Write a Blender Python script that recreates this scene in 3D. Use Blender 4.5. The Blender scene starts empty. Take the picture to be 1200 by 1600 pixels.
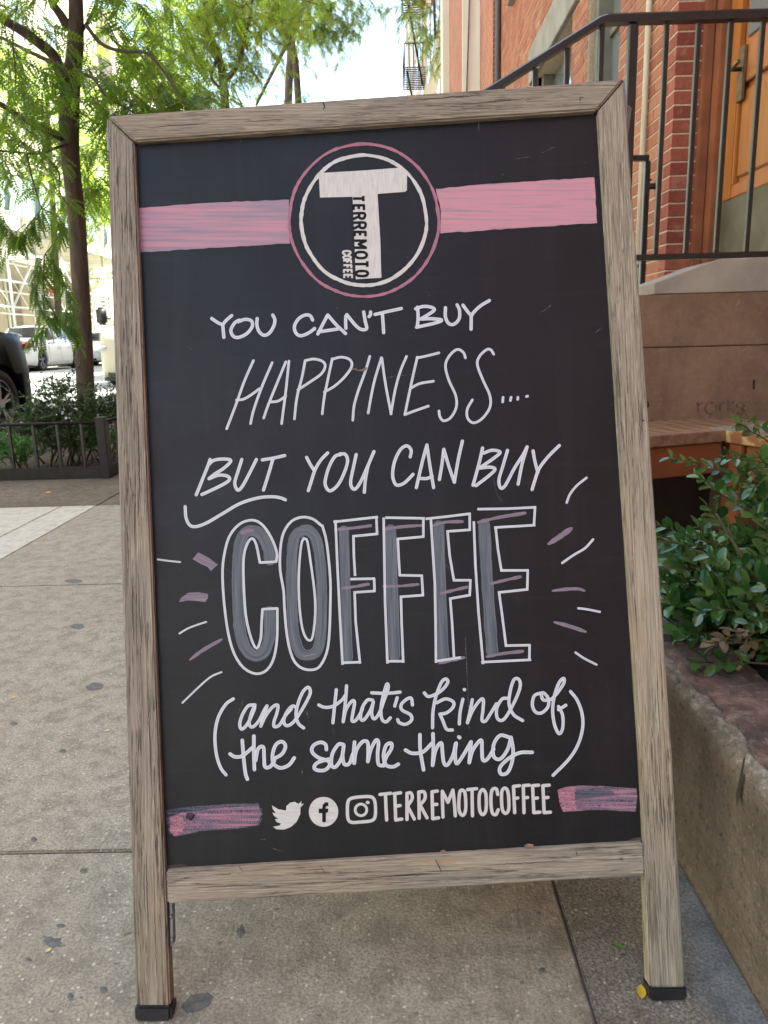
import bpy, bmesh, math, random
import numpy as np
from mathutils import Vector, Matrix, noise
random.seed(7); rng = np.random.default_rng(7)
SC = bpy.context.scene
COL = SC.collection
R = math.radians

# ------------------------------------------------------------------ camera
FPX, CX, CY, CAMH = 1190.0, 600.0, 800.0, 0.72       # focal length and centre in pixels of a 1200 x 1600 frame
def _axes():
    d = Vector((739-CX, 6104-CY, FPX)).normalized(); up = -d
    sv = Vector((607-CX, 532.6-CY, FPX)); Y = (sv-up*sv.dot(up)).normalized(); X = Y.cross(up)
    return Matrix((X, Y, up))
AX = _axes()
CAM = Vector((0, 0, CAMH))
cd = bpy.data.cameras.new('camera'); cam = bpy.data.objects.new('camera', cd); COL.objects.link(cam)
rc = Matrix((AX@Vector((1, 0, 0)), AX@Vector((0, -1, 0)), AX@Vector((0, 0, -1)))).transposed()
cam.matrix_world = Matrix.Translation(CAM)@rc.to_4x4()
cd.sensor_fit = 'VERTICAL'; cd.sensor_height = 36; cd.sensor_width = 27; cd.lens = FPX/1600*36
cd.clip_start = 0.02; cd.clip_end = 800
cd.dof.use_dof = True; cd.dof.focus_distance = 0.95; cd.dof.aperture_fstop = 24
SC.camera = cam
SC.render.resolution_x = 768; SC.render.resolution_y = 1024

# ------------------------------------------------------------------ light
SUN_EL, SUN_AZ = 60, 52                       # degrees; azimuth from +Y (along the street) towards +X
world = bpy.data.worlds.new('World'); SC.world = world; world.use_nodes = True
wt = world.node_tree; bg = wt.nodes['Background']
sky = wt.nodes.new('ShaderNodeTexSky'); sky.sky_type = 'NISHITA'; sky.sun_disc = False
sky.sun_elevation = R(SUN_EL); sky.sun_rotation = R(SUN_AZ); sky.air_density = 1.0; sky.dust_density = 3.0; sky.ozone_density = 1.0
wt.links.new(sky.outputs[0], bg.inputs[0]); bg.inputs[1].default_value = 0.10
sl = bpy.data.lights.new('sun', 'SUN'); sl.energy = 5.0; sl.angle = R(0.5); sl.color = (1, .965, .90)
so = bpy.data.objects.new('sun', sl); COL.objects.link(so)
sv = Vector((math.sin(R(SUN_AZ))*math.cos(R(SUN_EL)), math.cos(R(SUN_AZ))*math.cos(R(SUN_EL)), math.sin(R(SUN_EL))))
so.matrix_world = Matrix.Translation((0, 0, 30))@sv.to_track_quat('Z', 'Y').to_matrix().to_4x4()
SC.view_settings.view_transform = 'Standard'; SC.view_settings.look = 'None'
SC.view_settings.exposure = 2.85; SC.view_settings.gamma = 1; SC.view_settings.use_curve_mapping = False
SC.view_settings.use_white_balance = True; SC.view_settings.white_balance_temperature = 6300; SC.view_settings.white_balance_tint = 2   # camera balanced for open shade

# ------------------------------------------------------------------ helpers
def ray(px, py): return (AX@Vector((px-CX, py-CY, FPX))).normalized()
def onZ(px, py, z=0): r = ray(px, py); return CAM+r*((z-CAMH)/r.z)
def onY(px, py, y): r = ray(px, py); return CAM+r*(y/r.y)
def onX(px, py, x): r = ray(px, py); return CAM+r*(x/r.x)
WM = {}
def link(o, parent=None, mw=None):
    COL.objects.link(o); mw = mw if mw is not None else Matrix.Identity(4)
    o.matrix_basis = mw; WM[o] = mw.copy()
    if parent is not None:
        o.parent = parent; o.matrix_parent_inverse = WM[parent].inverted()
    return o
def tag(o, label=None, cat=None, group=None, kind=None):
    if label: o['label'] = label
    if cat: o['category'] = cat
    if group: o['group'] = group
    if kind: o['kind'] = kind
    return o
def thing(name, loc, label, cat, group=None):
    o = bpy.data.objects.new(name, None); o.empty_display_size = .05
    link(o, None, Matrix.Translation(Vector(loc))); return tag(o, label, cat, group)
def mesh(name, v, f, mat, parent=None, mw=None, uv=None, smooth=False):
    me = bpy.data.meshes.new(name); me.from_pydata([tuple(a) for a in v], [], [tuple(a) for a in f])
    if mat: me.materials.append(mat)
    if uv is not None:
        l = me.uv_layers.new(name='UVMap'); vi = np.zeros(len(me.loops), dtype=np.int32); me.loops.foreach_get('vertex_index', vi)
        l.data.foreach_set('uv', np.asarray(uv, dtype=np.float32)[vi].ravel())
    if smooth: me.polygons.foreach_set('use_smooth', [True]*len(me.polygons))
    me.update(); return link(bpy.data.objects.new(name, me), parent, mw)
def from_bm(name, bm, mat, parent=None, mw=None, smooth=False):
    bmesh.ops.recalc_face_normals(bm, faces=bm.faces)
    me = bpy.data.meshes.new(name); bm.to_mesh(me); bm.free(); me.materials.append(mat)
    if smooth: me.polygons.foreach_set('use_smooth', [True]*len(me.polygons))
    return link(bpy.data.objects.new(name, me), parent, mw)
def bmbox(bm, x0, x1, y0, y1, z0, z1, mw=None):
    r = bmesh.ops.create_cube(bm, size=1, matrix=Matrix.Translation(((x0+x1)/2, (y0+y1)/2, (z0+z1)/2))@Matrix.Diagonal((abs(x1-x0), abs(y1-y0), abs(z1-z0), 1)))
    if mw: bmesh.ops.transform(bm, matrix=mw, verts=r['verts'])
    return r['verts']
def box(name, x0, x1, y0, y1, z0, z1, mat, parent=None, bevel=0, rot=None):
    c = Vector(((x0+x1)/2, (y0+y1)/2, (z0+z1)/2)); bm = bmesh.new()
    hx, hy, hz = abs(x1-x0)/2, abs(y1-y0)/2, abs(z1-z0)/2
    bmbox(bm, -hx, hx, -hy, hy, -hz, hz)
    if bevel: bmesh.ops.bevel(bm, geom=bm.edges[:], offset=min(bevel, hx*.9, hy*.9, hz*.9), segments=1 if bevel < .0015 else 2, affect='EDGES', clamp_overlap=True)
    mw = Matrix.Translation(c)
    if rot: mw = mw@rot
    return from_bm(name, bm, mat, parent, mw)
def crom(P, k=6):
    P = [Vector(p) for p in P]
    if len(P) < 3: 
        return [P[0].lerp(P[-1], i/k) for i in range(k+1)] if len(P) == 2 else P
    closed = (P[0]-P[-1]).length < 1e-6; out = []; n = len(P)
    for i in range(n-1):
        p1, p2 = P[i], P[i+1]
        p0 = P[i-1] if i > 0 else (P[-2] if closed else p1*2-p2)
        p3 = P[i+2] if i+2 < n else (P[1] if closed else p2*2-p1)
        for j in range(k):
            t = j/k
            out.append(.5*((2*p1)+(p2-p0)*t+(2*p0-5*p1+4*p2-p3)*t*t+(3*p1-p0-3*p2+p3)*t**3))
    out.append(P[-1]); return out
def tube_geo(P, rad, n=6, V=None, F=None, cap=True):
    if V is None: V, F = [], []
    P = [Vector(p) for p in P]; m = len(P)
    if not hasattr(rad, '__len__'): rad = [rad]*m
    if len(rad) != m: rad = [rad[0]+(rad[-1]-rad[0])*i/(m-1) for i in range(m)]
    T = (P[1]-P[0]).normalized(); a = T.orthogonal().normalized(); base = len(V)
    for i in range(m):
        t = ((P[min(i+1, m-1)]-P[max(i-1, 0)])).normalized()
        a = (a-t*a.dot(t)); a = a.normalized() if a.length > 1e-6 else t.orthogonal().normalized(); b = t.cross(a)
        for j in range(n):
            an = 2*math.pi*j/n; V.append(P[i]+(a*math.cos(an)+b*math.sin(an))*rad[i])
    for i in range(m-1):
        for j in range(n):
            j2 = (j+1) % n; F.append((base+i*n+j, base+i*n+j2, base+(i+1)*n+j2, base+(i+1)*n+j))
    if cap:
        F.append(tuple(base+j for j in range(n))[::-1]); F.append(tuple(base+(m-1)*n+j for j in range(n)))
    return V, F
def tubes(name, L, mat, parent=None, n=6, smooth=True):
    V, F = [], []
    for P, r in L: tube_geo(P, r, n, V, F)
    return mesh(name, V, F, mat, parent, smooth=smooth)

# ------------------------------------------------------------------ materials
class NT:
    def __init__(s, name):
        s.m = bpy.data.materials.new(name); s.m.use_nodes = True; s.t = s.m.node_tree; s.b = s.t.nodes['Principled BSDF']; s.out = s.t.nodes['Material Output']
    def n(s, typ, **k):
        nd = s.t.nodes.new('ShaderNode'+typ)
        for a, v in k.items():
            if a in ('inp',):
                for i, x in v.items(): s.set(nd.inputs[i], x)
            else: setattr(nd, a, v)
        return nd
    def set(s, sock, x):
        if hasattr(x, 'is_output') or isinstance(x, bpy.types.NodeSocket): s.t.links.new(x, sock)
        else: sock.default_value = (tuple(x)+(1,) if hasattr(x, '__len__') and len(x) == 3 and sock.type == 'RGBA' else x)
    def coord(s, scale=(1, 1, 1), kind='Object', rnd=False):
        tc = s.n('TexCoord'); mp = s.n('Mapping', inp={0: tc.outputs[kind], 3: scale})
        if rnd:
            oi = s.n('ObjectInfo'); mm = s.n('Math', operation='MULTIPLY', inp={0: oi.outputs['Random'], 1: 57.3})
            s.t.links.new(mm.outputs[0], mp.inputs[1])
        return mp.outputs[0]
    def noise(s, vec, scale, detail=4, rough=.55, dist=0):
        return s.n('TexNoise', inp={'Vector': vec, 'Scale': scale, 'Detail': detail, 'Roughness': rough, 'Distortion': dist}).outputs['Fac']
    def ramp(s, fac, stops):
        r = s.n('ValToRGB'); e = r.color_ramp.elements
        while len(e) < len(stops): e.new(.5)
        for i, (p, c) in enumerate(stops):
            e[i].position = p; e[i].color = (tuple(c)+(1,)) if hasattr(c, '__len__') else (c, c, c, 1)
        s.t.links.new(fac, r.inputs[0]); return r.outputs[0]
    def mix(s, fac, a, b, mode='MIX'):
        m = s.n('MixRGB', blend_type=mode); s.set(m.inputs[0], fac); s.set(m.inputs[1], a); s.set(m.inputs[2], b); return m.outputs[0]
    def bump(s, h, strength=.3, dist=.002):
        b = s.n('Bump', inp={'Strength': strength, 'Distance': dist, 'Height': h}); s.t.links.new(b.outputs[0], s.b.inputs['Normal']); return b
    def base(s, c): s.set(s.b.inputs['Base Color'], c); return s
    def p(s, **k):
        for a, v in k.items(): s.set(s.b.inputs[a.replace('_', ' ')], v)
        return s
def simple(name, c1, c2=None, scale=8, rough=.7, bump=0, bscale=60, bd=.003, metal=0, spec=.5, stretch=(1, 1, 1), lo=.35, hi=.65, rnd=False):
    s = NT(name); v = s.coord(stretch, rnd=rnd)
    if c2 is not None: s.base(s.ramp(s.noise(v, scale, 5, .6), [(lo, c1), (hi, c2)]))
    else: s.base(c1)
    if bump: s.bump(s.noise(v, bscale, 5, .65), bump, bd)
    s.p(Roughness=rough, Metallic=metal); s.b.inputs['Specular IOR Level'].default_value = spec
    return s.m
def m_wood(name='weathered_wood', tone=(1, 1, 1), dark=1.0):
    s = NT(name); tc = s.n('TexCoord'); oi = s.n('ObjectInfo')
    off = s.n('Math', operation='MULTIPLY', inp={0: oi.outputs['Random'], 1: 13.7}).outputs[0]
    def co(sc): 
        m = s.n('Mapping', inp={0: tc.outputs['Object'], 3: sc}); s.t.links.new(off, m.inputs[1]); return m.outputs[0]
    fine = s.noise(co((22, 460, 460)), 1, 4, .66, .8)
    fine2 = s.noise(co((38, 620, 500)), 1, 2, .5)
    mid = s.noise(co((4, 60, 50)), 1, 4, .6, .8)
    big = s.noise(co((3.2, 16, 16)), 1, 4, .6)
    grey = s.ramp(mid, [(.3, (.27, .232, .187)), (.5, (.35, .305, .25)), (.72, (.43, .38, .315))])
    warm = s.mix(s.ramp(big, [(.48, 0.), (.68, .6)]), grey, (.39, .30, .205))
    dk = s.ramp(fine, [(.415, 1.), (.475, 0.)])
    amt = s.ramp(s.noise(co((5, 70, 60)), 1, 4, .65, 1.0), [(.40, .95), (.60, .12)])
    dk2 = s.n('Math', operation='MULTIPLY', inp={0: dk, 1: amt}).outputs[0]
    dk2 = s.n('Math', operation='MULTIPLY', inp={0: dk2, 1: dark}).outputs[0]; c = s.mix(dk2, warm, (.085, .067, .052))
    c = s.mix(s.ramp(fine2, [(.56, 0.), (.68, .5)]), c, (.54, .48, .40))
    org = s.n('Math', operation='MULTIPLY', inp={0: s.ramp(s.noise(co((9, 130, 130)), 1, 4, .6), [(.60, 0.), (.66, .6)]), 1: s.ramp(s.noise(co((3.1, 24, 24)), 1, 2, .4), [(.60, 0.), (.68, 1.)])}).outputs[0]
    c = s.mix(org, c, (.46, .26, .09))
    kn = s.n('TexVoronoi', inp={'Vector': co((5, 26, 26)), 'Scale': 1.0}); kc = s.n('SeparateColor', inp={0: kn.outputs['Color']})
    kf = s.n('Math', operation='MULTIPLY', inp={0: s.ramp(s.mix(.35, kn.outputs['Distance'], mid), [(.20, .8), (.30, 0.)]), 1: s.ramp(kc.outputs[0], [(.86, 0.), (.88, 1.)])}).outputs[0]
    fib = s.noise(co((9, 640, 560)), 1, 3, .7); c = s.mix(1.0, c, s.ramp(fib, [(.34, .62), (.5, .98), (.66, 1.18)]), 'MULTIPLY')
    c = s.mix(kf, c, (.10, .075, .055)); c = s.mix(1.0, c, tone, 'MULTIPLY')
    s.base(c); s.p(Roughness=.75); h = s.mix(.3, fine, fine2); s.bump(h, 1.0, .0016); return s.m
def m_concrete(name, a, b, peb=(.60, .57, .48), dark=(.12, .11, .10), sp=1.0, warm=None, under=False):
    s = NT(name); v = s.coord(rnd=False); tc = s.n('TexCoord')
    geo = s.n('NewGeometry').outputs['Position']
    big = s.noise(geo, 2.2, 4, .6); med = s.noise(geo, 24, 6, .7); fn = s.noise(geo, 260, 3, .7)
    c = s.ramp(big, [(.35, a), (.65, b)])
    c = s.mix(s.ramp(med, [(.38, .75), (.56, 0.)]), c, tuple(x*.58 for x in a)); c = s.mix(s.ramp(s.noise(geo, 90, 5, .7), [(.52, 0.), (.66, .4)]), c, tuple(min(1, x*1.5) for x in a))
    c = s.mix(s.ramp(fn, [(.43, .6), (.54, 0.)]), c, tuple(x*.45 for x in a)); c = s.mix(s.ramp(fn, [(.62, 0.), (.70, .4)]), c, tuple(min(1, x*1.6) for x in a))
    oi = s.n('ObjectInfo')
    c = s.mix(s.n('Math', operation='MULTIPLY', inp={0: oi.outputs['Random'], 1: .22}).outputs[0], c, tuple(x*.7 for x in a))
    # exposed pebbles and dark chips
    vo = s.n('TexVoronoi', inp={'Vector': geo, 'Scale': 170}); vc = s.n('SeparateColor', inp={0: vo.outputs['Color']})
    near = s.ramp(vo.outputs['Distance'], [(.27, 1.), (.36, 0.)])
    sel = s.ramp(vc.outputs[0], [(.86, 0.), (.94, 1.)]); pf = s.n('Math', operation='MULTIPLY', inp={0: near, 1: sel}).outputs[0]
    c = s.mix(s.n('Math', operation='MULTIPLY', inp={0: pf, 1: .7*sp}).outputs[0], c, peb)
    vo2 = s.n('TexVoronoi', inp={'Vector': s.n('Mapping', inp={0: geo, 3: (62, 105, 80)}).outputs[0], 'Scale': 1.0}); vc2 = s.n('SeparateColor', inp={0: vo2.outputs['Color']})
    near2 = s.ramp(s.mix(.25, vo2.outputs['Distance'], fn), [(.24, 1.), (.30, 0.)]); sel2 = s.ramp(vc2.outputs[1], [(.80, 0.), (.90, 1.)])
    pf2 = s.n('Math', operation='MULTIPLY', inp={0: near2, 1: sel2}).outputs[0]
    c = s.mix(s.n('Math', operation='MULTIPLY', inp={0: pf2, 1: .7*sp}).outputs[0], c, dark)
    s.base(c); s.p(Roughness=.9); s.b.inputs['Specular IOR Level'].default_value = .3
    if under:  # brown dirt plus the sign's shade, both tinted into the concrete by position
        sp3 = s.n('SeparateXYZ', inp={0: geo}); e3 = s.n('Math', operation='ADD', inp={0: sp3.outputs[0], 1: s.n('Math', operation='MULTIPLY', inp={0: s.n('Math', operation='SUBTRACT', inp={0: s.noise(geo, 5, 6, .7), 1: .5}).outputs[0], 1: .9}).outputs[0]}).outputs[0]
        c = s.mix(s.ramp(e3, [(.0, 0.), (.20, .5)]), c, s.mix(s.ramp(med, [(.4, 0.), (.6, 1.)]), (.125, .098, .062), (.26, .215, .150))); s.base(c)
    if warm:
        sp2 = s.n('SeparateXYZ', inp={0: geo}); e = s.n('Math', operation='ADD', inp={0: sp2.outputs[0], 1: s.n('Math', operation='MULTIPLY', inp={0: s.n('Math', operation='SUBTRACT', inp={0: big, 1: .5}).outputs[0], 1: .12}).outputs[0]}).outputs[0]
        c = s.mix(s.ramp(e, [(.31, 0.), (.345, .9)]), c, s.mix(s.ramp(med, [(.35, 0.), (.6, 1.)]), (.12, .122, .12), warm)); c = s.mix(s.ramp(fn, [(.42, .5), (.52, 0.)]), c, (.07, .07, .066)); c = s.mix(s.ramp(fn, [(.60, 0.), (.68, .5)]), c, (.4, .39, .36)); s.base(c)
    s.bump(s.mix(.5, s.noise(geo, 130, 4, .75), med), 1.0, .0055); return s.m
def m_brick(name, a, b, c3):
    s = NT(name); oi = s.n('ObjectInfo'); ge = s.n('NewGeometry')
    r = s.n('Math', operation='ADD', inp={0: oi.outputs['Random'], 1: ge.outputs['Random Per Island']}).outputs[0]
    r = s.n('Math', operation='FRACT', inp={0: r}).outputs[0]
    c = s.ramp(r, [(.05, a), (.5, b), (.95, c3)]); v = s.n('NewGeometry').outputs['Position']
    c = s.mix(s.ramp(s.noise(v, 55, 5, .7), [(.3, .5), (.62, 0.)]), c, tuple(x*.5 for x in a))
    c = s.mix(s.ramp(s.noise(v, 14, 4, .6), [(.55, 0.), (.75, .3)]), c, (.5, .36, .28))
    s.base(c); s.p(Roughness=.85); s.bump(s.noise(v, 180, 4, .7), .6, .003); return s.m
def m_brickwall(name, a, b, mortar, face='x'):
    s = NT(name); v = s.n('NewGeometry').outputs['Position']; sp = s.n('SeparateXYZ', inp={0: v})
    cb = s.n('CombineXYZ', inp={0: sp.outputs[1 if face == 'x' else 0], 1: sp.outputs[2], 2: 0.})
    bt = s.n('TexBrick', inp={'Vector': cb.outputs[0], 'Color1': a, 'Color2': b, 'Mortar': mortar, 'Scale': 1.0, 'Mortar Size': .006, 'Brick Width': .205, 'Row Height': .0677})
    c = s.mix(s.ramp(s.noise(v, 3, 4, .6), [(.35, .35), (.65, 0.)]), bt.outputs[0], tuple(x*.6 for x in a))
    s.base(c); s.p(Roughness=.9); s.bump(bt.outputs['Fac'], -.4, .004); return s.m
def m_leaf(name, c1, c2, trans=.35, rough=.45, tcol=None):
    s = NT(name); ge = s.n('NewGeometry'); oi = s.n('ObjectInfo')
    r = s.n('Math', operation='FRACT', inp={0: s.n('Math', operation='ADD', inp={0: oi.outputs['Random'], 1: ge.outputs['Random Per Island']}).outputs[0]}).outputs[0]
    c = s.ramp(r, [(.0, c1), (1., c2)])
    s.base(c); s.p(Roughness=rough); tr = s.n('BsdfTranslucent'); s.set(tr.inputs[0], tcol or tuple(min(1, x*1.6) for x in c2))
    mx = s.n('MixShader', inp={0: trans, 1: s.b.outputs[0], 2: tr.outputs[0]}); s.t.links.new(mx.outputs[0], s.out.inputs[0]); return s.m

MW = m_wood(tone=(.98, 1.01, .96)); MW_L = m_wood('weathered_wood_dark', (.86, .875, .83), 1.1); MW_R = m_wood('weathered_wood_tan', (1.04, 1.045, .94), .95)
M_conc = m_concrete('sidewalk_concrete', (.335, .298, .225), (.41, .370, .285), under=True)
M_conc_light = m_concrete('pale_concrete', (.56, .54, .45), (.62, .60, .51), dark=(.3, .28, .24), sp=.35)
M_conc_brown = m_concrete('stained_concrete', (.135, .108, .078), (.24, .20, .15))
M_conc_dirty = m_concrete('dirty_concrete', (.22, .19, .142), (.34, .305, .24), dark=(.07, .06, .045), warm=(.23, .225, .21), sp=.7)
M_conc_blue = m_concrete('bluish_concrete', (.15, .15, .145), (.21, .205, .195))
M_joint = simple('joint_dirt', (.07, .058, .045), (.13, .11, .085), 40, .95)
M_asph = simple('asphalt', (.22, .215, .20), (.28, .275, .26), 3, .85, .3, 200)
M_kerb = simple('kerb_stone', (.22, .21, .2), (.32, .31, .29), 20, .8, .3, 120)
M_black = simple('black_paint_metal', (.007, .007, .0075), (.018, .016, .014), 30, .42, .25, 90, .001, spec=.35)
M_rail = simple('railing_black_paint', (.006, .0075, .007), (.012, .0145, .0135), 14, .36, .12, 60, .0006); M_rail.node_tree.nodes['Principled BSDF'].inputs['Coat Weight'].default_value = .22; M_rail.node_tree.nodes['Principled BSDF'].inputs['Coat Roughness'].default_value = .15
M_rubber = simple('rubber', (.008, .008, .0085), (.018, .018, .018), 90, .55, .3, 300, .0006)
M_steel = simple('galvanised_steel', (.22, .225, .23), (.36, .36, .36), 60, .5, .1, 200, .0004, metal=.9)
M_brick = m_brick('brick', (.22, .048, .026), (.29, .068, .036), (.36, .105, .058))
M_brick2 = m_brick('bounce_lit_brick', (.30, .095, .042), (.37, .130, .060), (.42, .180, .090))  # lighter copy of the brick: bounce light on the street face put into colour
M_mortar = simple('mortar', (.44, .34, .23), (.58, .47, .34), 60, .95, .3, 150)
M_bw = m_brickwall('brickwork_far', (.36, .115, .062), (.42, .15, .085), (.48, .34, .24))
M_bw_red = m_brickwall('brickwork_red', (.30, .09, .06), (.36, .12, .08), (.45, .30, .22), 'y')
M_cream = simple('cream_paint', (.72, .66, .50), (.8, .74, .58), 1.5, .7)
M_tan = simple('tan_stone', (.40, .31, .19), (.52, .42, .28), 1.2, .85, .2, 20)
M_stone = simple('grey_lintel_stone', (.22, .20, .165), (.31, .285, .24), 6, .85, .3, 60)
M_brown = None

# ------------------------------------------------------------------ ground
GY0, GY1 = -3.0, 120.0
road = mesh('road', [(-3.46, GY0, -.13), (-3.46, GY1, -.13), (-8, GY1, .0), (-8, GY0, .0), (-13.6, GY1, .03), (-13.6, GY0, .03)],
            [(0, 1, 2, 3), (3, 2, 4, 5)], M_asph); tag(road, kind='structure')
base = box('ground', -160, 160, -60, 260, -.6, -.2, M_joint); tag(base, kind='structure')
sub = box('sidewalk', -3.30, 6, GY0, GY1, -.19, -.0042, M_joint); tag(sub, kind='structure')
k = box('kerb', -3.46, -3.302, GY0, GY1, -.19, .0, M_kerb, bevel=.01); tag(k, kind='structure')
fs = box('far_sidewalk', -19, -13.6, GY0, GY1, -.15, .16, M_conc_light); tag(fs, kind='structure')
slab_meshes = {}
def slab(x0, x1, y0, y1, mat, z=0.0, g=.0022, name='paving_slab'):
    key = (round(x1-x0, 3), round(y1-y0, 3), mat.name)
    if key not in slab_meshes:
        bm = bmesh.new(); hx, hy = (x1-x0)/2-g, (y1-y0)/2-g
        bmbox(bm, -hx, hx, -hy, hy, -.008, 0); bmesh.ops.bevel(bm, geom=[e for e in bm.edges if all(v.co.z > -.001 for v in e.verts)], offset=.0025, segments=2, affect='EDGES')
        me = bpy.data.meshes.new('paving_slab'); bm.to_mesh(me); bm.free(); me.materials.append(mat); slab_meshes[key] = me
    return link(bpy.data.objects.new(name, slab_meshes[key]), sub, Matrix.Translation(((x0+x1)/2, (y0+y1)/2, z)))
ys = [-.31-1.29, -.31, .98, 2.272, 3.50]
for i in range(4):
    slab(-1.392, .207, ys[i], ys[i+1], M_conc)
    slab(.2072, .392, ys[i], ys[i+1], M_conc_dirty, g=.0006)
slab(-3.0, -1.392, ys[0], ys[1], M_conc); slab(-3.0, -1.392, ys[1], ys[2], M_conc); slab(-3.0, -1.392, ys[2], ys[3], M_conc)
slab(-3.0, -1.56, ys[3], ys[4], M_conc_light, g=.0018); slab(-1.56, -1.392, ys[3], ys[4], M_conc_light, g=.0018)
slab(-3.30, -3.0, ys[0], ys[4], M_conc_brown)
slab(-3.30, -1.392, 3.50, 4.262, M_conc_brown, g=.002); slab(-1.392, .207, 3.50, 4.79, M_conc_brown, g=.003)
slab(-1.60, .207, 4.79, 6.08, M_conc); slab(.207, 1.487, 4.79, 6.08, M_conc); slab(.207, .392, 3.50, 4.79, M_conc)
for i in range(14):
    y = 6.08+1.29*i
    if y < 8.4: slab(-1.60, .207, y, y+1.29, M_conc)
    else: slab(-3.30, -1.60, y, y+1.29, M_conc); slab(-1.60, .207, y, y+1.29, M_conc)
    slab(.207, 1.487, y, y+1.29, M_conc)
# behind the planter
slab(.392, 1.6, 2.19, 2.75, M_conc_brown, z=.012); slab(.392, 1.6, 1.40, 2.19, M_conc_blue, z=-.001)

# ------------------------------------------------------------------ far side of the road: facade + shed
def facade(name, x, y0, y1, h, mat, label, wins, depth=6, side=-1, frame=None, glass=None):
    """street facade in the plane X=x from y0 to y1, wall with real window recesses"""
    t = thing(name, (x, (y0+y1)/2, 0), label, 'building')
    sd = side
    body = box('wall', x+sd*.12, x+sd*depth, y0, y1, 0, h, mat, t)
    zs, ysn = sorted({0, h} | {w for a in wins['z'] for w in a}), sorted({y0, y1} | {w for a in wins['y'] for w in a})
    bm = bmesh.new()
    for i in range(len(zs)-1):
        for j in range(len(ysn)-1):
            zc, yc = (zs[i]+zs[i+1])/2, (ysn[j]+ysn[j+1])/2
            if any(a < zc < b for a, b in wins['z']) and any(a < yc < b for a, b in wins['y']): continue
            bmbox(bm, min(x, x+sd*.118), max(x, x+sd*.118), ysn[j], ysn[j+1], zs[i], zs[i+1])
    bmesh.ops.remove_doubles(bm, verts=bm.verts, dist=.0005)
    from_bm('wall_face', bm, mat, t)
    return t
M_glass = simple('window_glass', (.16, .18, .18), None, rough=.08, spec=.9)
M_frame = simple('window_frame_paint', (.13, .13, .10), (.18, .175, .135), 10, .5)
M_far = simple('tan_render', (.42, .375, .30), (.50, .445, .36), .8, .9)
M_pink = simple('pale_brick_render', (.52, .45, .40), (.60, .52, .46), .8, .9)
M_louver = simple('louver_metal', (.28, .24, .19), None, rough=.6)
def pane(t, x, y0, y1, z0, z1, sd, barz=True):
    w = box('window', min(x+sd*.06, x+sd*.11), max(x+sd*.06, x+sd*.11), y0+.002, y1-.002, z0+.002, z1-.002, M_frame, t)
    ym = (y0+y1)/2; zm = (z0+z1)/2
    for a, b in ((z0+.06, zm-.03), (zm+.03, z1-.06)):
        xx = x+sd*.055; box('pane', min(xx, xx+sd*.004), max(xx, xx+sd*.004), y0+.06, y1-.06, a, b, M_glass, w)
    return w
tA = facade('render_building', -17.5, 14, 52, 24, M_far, 'tan building with louvered openings behind the white scaffolding', {'y': [(a, a+1.6) for a in np.arange(16, 50, 4)], 'z': [(1.1, 3.9), (7.5, 9.6), (11.5, 13.6), (15.5, 17.6), (19.5, 21.6)]})
for a in np.arange(16, 50, 4):
    for b, c in [(7.5, 9.6), (11.5, 13.6), (15.5, 17.6), (19.5, 21.6)]: pane(tA, -17.5, a, a+1.6, b, c, -1)
    lw = box('louver_vent', -17.60, -17.56, a+.004, a+1.596, 1.104, 3.896, M_louver, tA)
    V, F = [], []
    for q in range(12):
        z = 1.2+q*.225; n0 = len(V); V += [(-17.555, a+.1, z), (-17.555, a+1.5, z), (-17.50, a+1.5, z-.09), (-17.50, a+.1, z-.09)]; F.append((n0, n0+1, n0+2, n0+3))
    o = mesh('louver_blades', V, F, M_louver, lw); tag(o, kind='stuff')
tB = facade('pale_building', -16.8, 52.3, 92, 21, M_pink, 'pale pinkish building beyond the scaffolded one, glimpsed through the leaves', {'y': [(a, a+1.4) for a in np.arange(54, 90, 4)], 'z': [(3, 5.2), (7, 9.2), (11, 13.2), (15, 17.2)]})
for a in np.arange(54, 90, 4):
    for b, c in [(3, 5.2), (7, 9.2), (11, 13.2), (15, 17.2)]: pane(tB, -16.8, a, a+1.4, b, c, -1)

# sidewalk shed (scaffold)
M_wp = simple('white_scaffold_paint', (.78, .78, .74), None, rough=.5)
M_deck = simple('shed_timber', (.55, .52, .42), (.66, .62, .52), 1, .8)
M_trans = NT('translucent_panel'); M_trans.base((.70, .78, .80)); M_trans.p(Roughness=.4)
_tr = M_trans.n('BsdfTranslucent', inp={0: (.75, .85, .88)}); _mx = M_trans.n('MixShader', inp={0: .5, 1: M_trans.b.outputs[0], 2: _tr.outputs[0]}); M_trans.t.links.new(_mx.outputs[0], M_trans.out.inputs[0]); M_trans = M_trans.m
SX = -14.3; SXB = -16.9
shed = thing('sidewalk_shed', (SX, 32, .16), 'white steel scaffold shed over the far pavement with cross braces and pale panels', 'scaffolding')
yp = [20+2.5*i for i in range(11)]
for xx in (SX, SXB):
    for y in yp: tubes('post', [([(xx, y, .16), (xx, y, 5.3)], .055)], M_wp, shed, 8)
    for z in (2.35, 3.3, 4.55): tubes('horizontal_tube', [([(xx, yp[0], z), (xx, yp[-1], z)], .04)], M_wp, shed, 6)
    for i in range(len(yp)-1):
        for a, b in (((yp[i], 2.35), (yp[i+1], 4.55)), ((yp[i+1], 2.35), (yp[i], 4.55))):
            dx = .05 if a[0] < b[0] else -.05
            tubes('cross_brace', [([(xx+dx, a[0], a[1]), (xx+dx, b[0], b[1])], .022)], M_wp, shed, 5)
for y in yp:
    tubes('cross_tube', [([(SX, y+.08, 4.62), (SXB, y+.08, 4.62)], .035)], M_wp, shed, 5)
box('deck', SXB-.3, SX+.3, yp[0]-.5, yp[-1]+.5, 5.32, 5.5, M_deck, shed)
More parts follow.
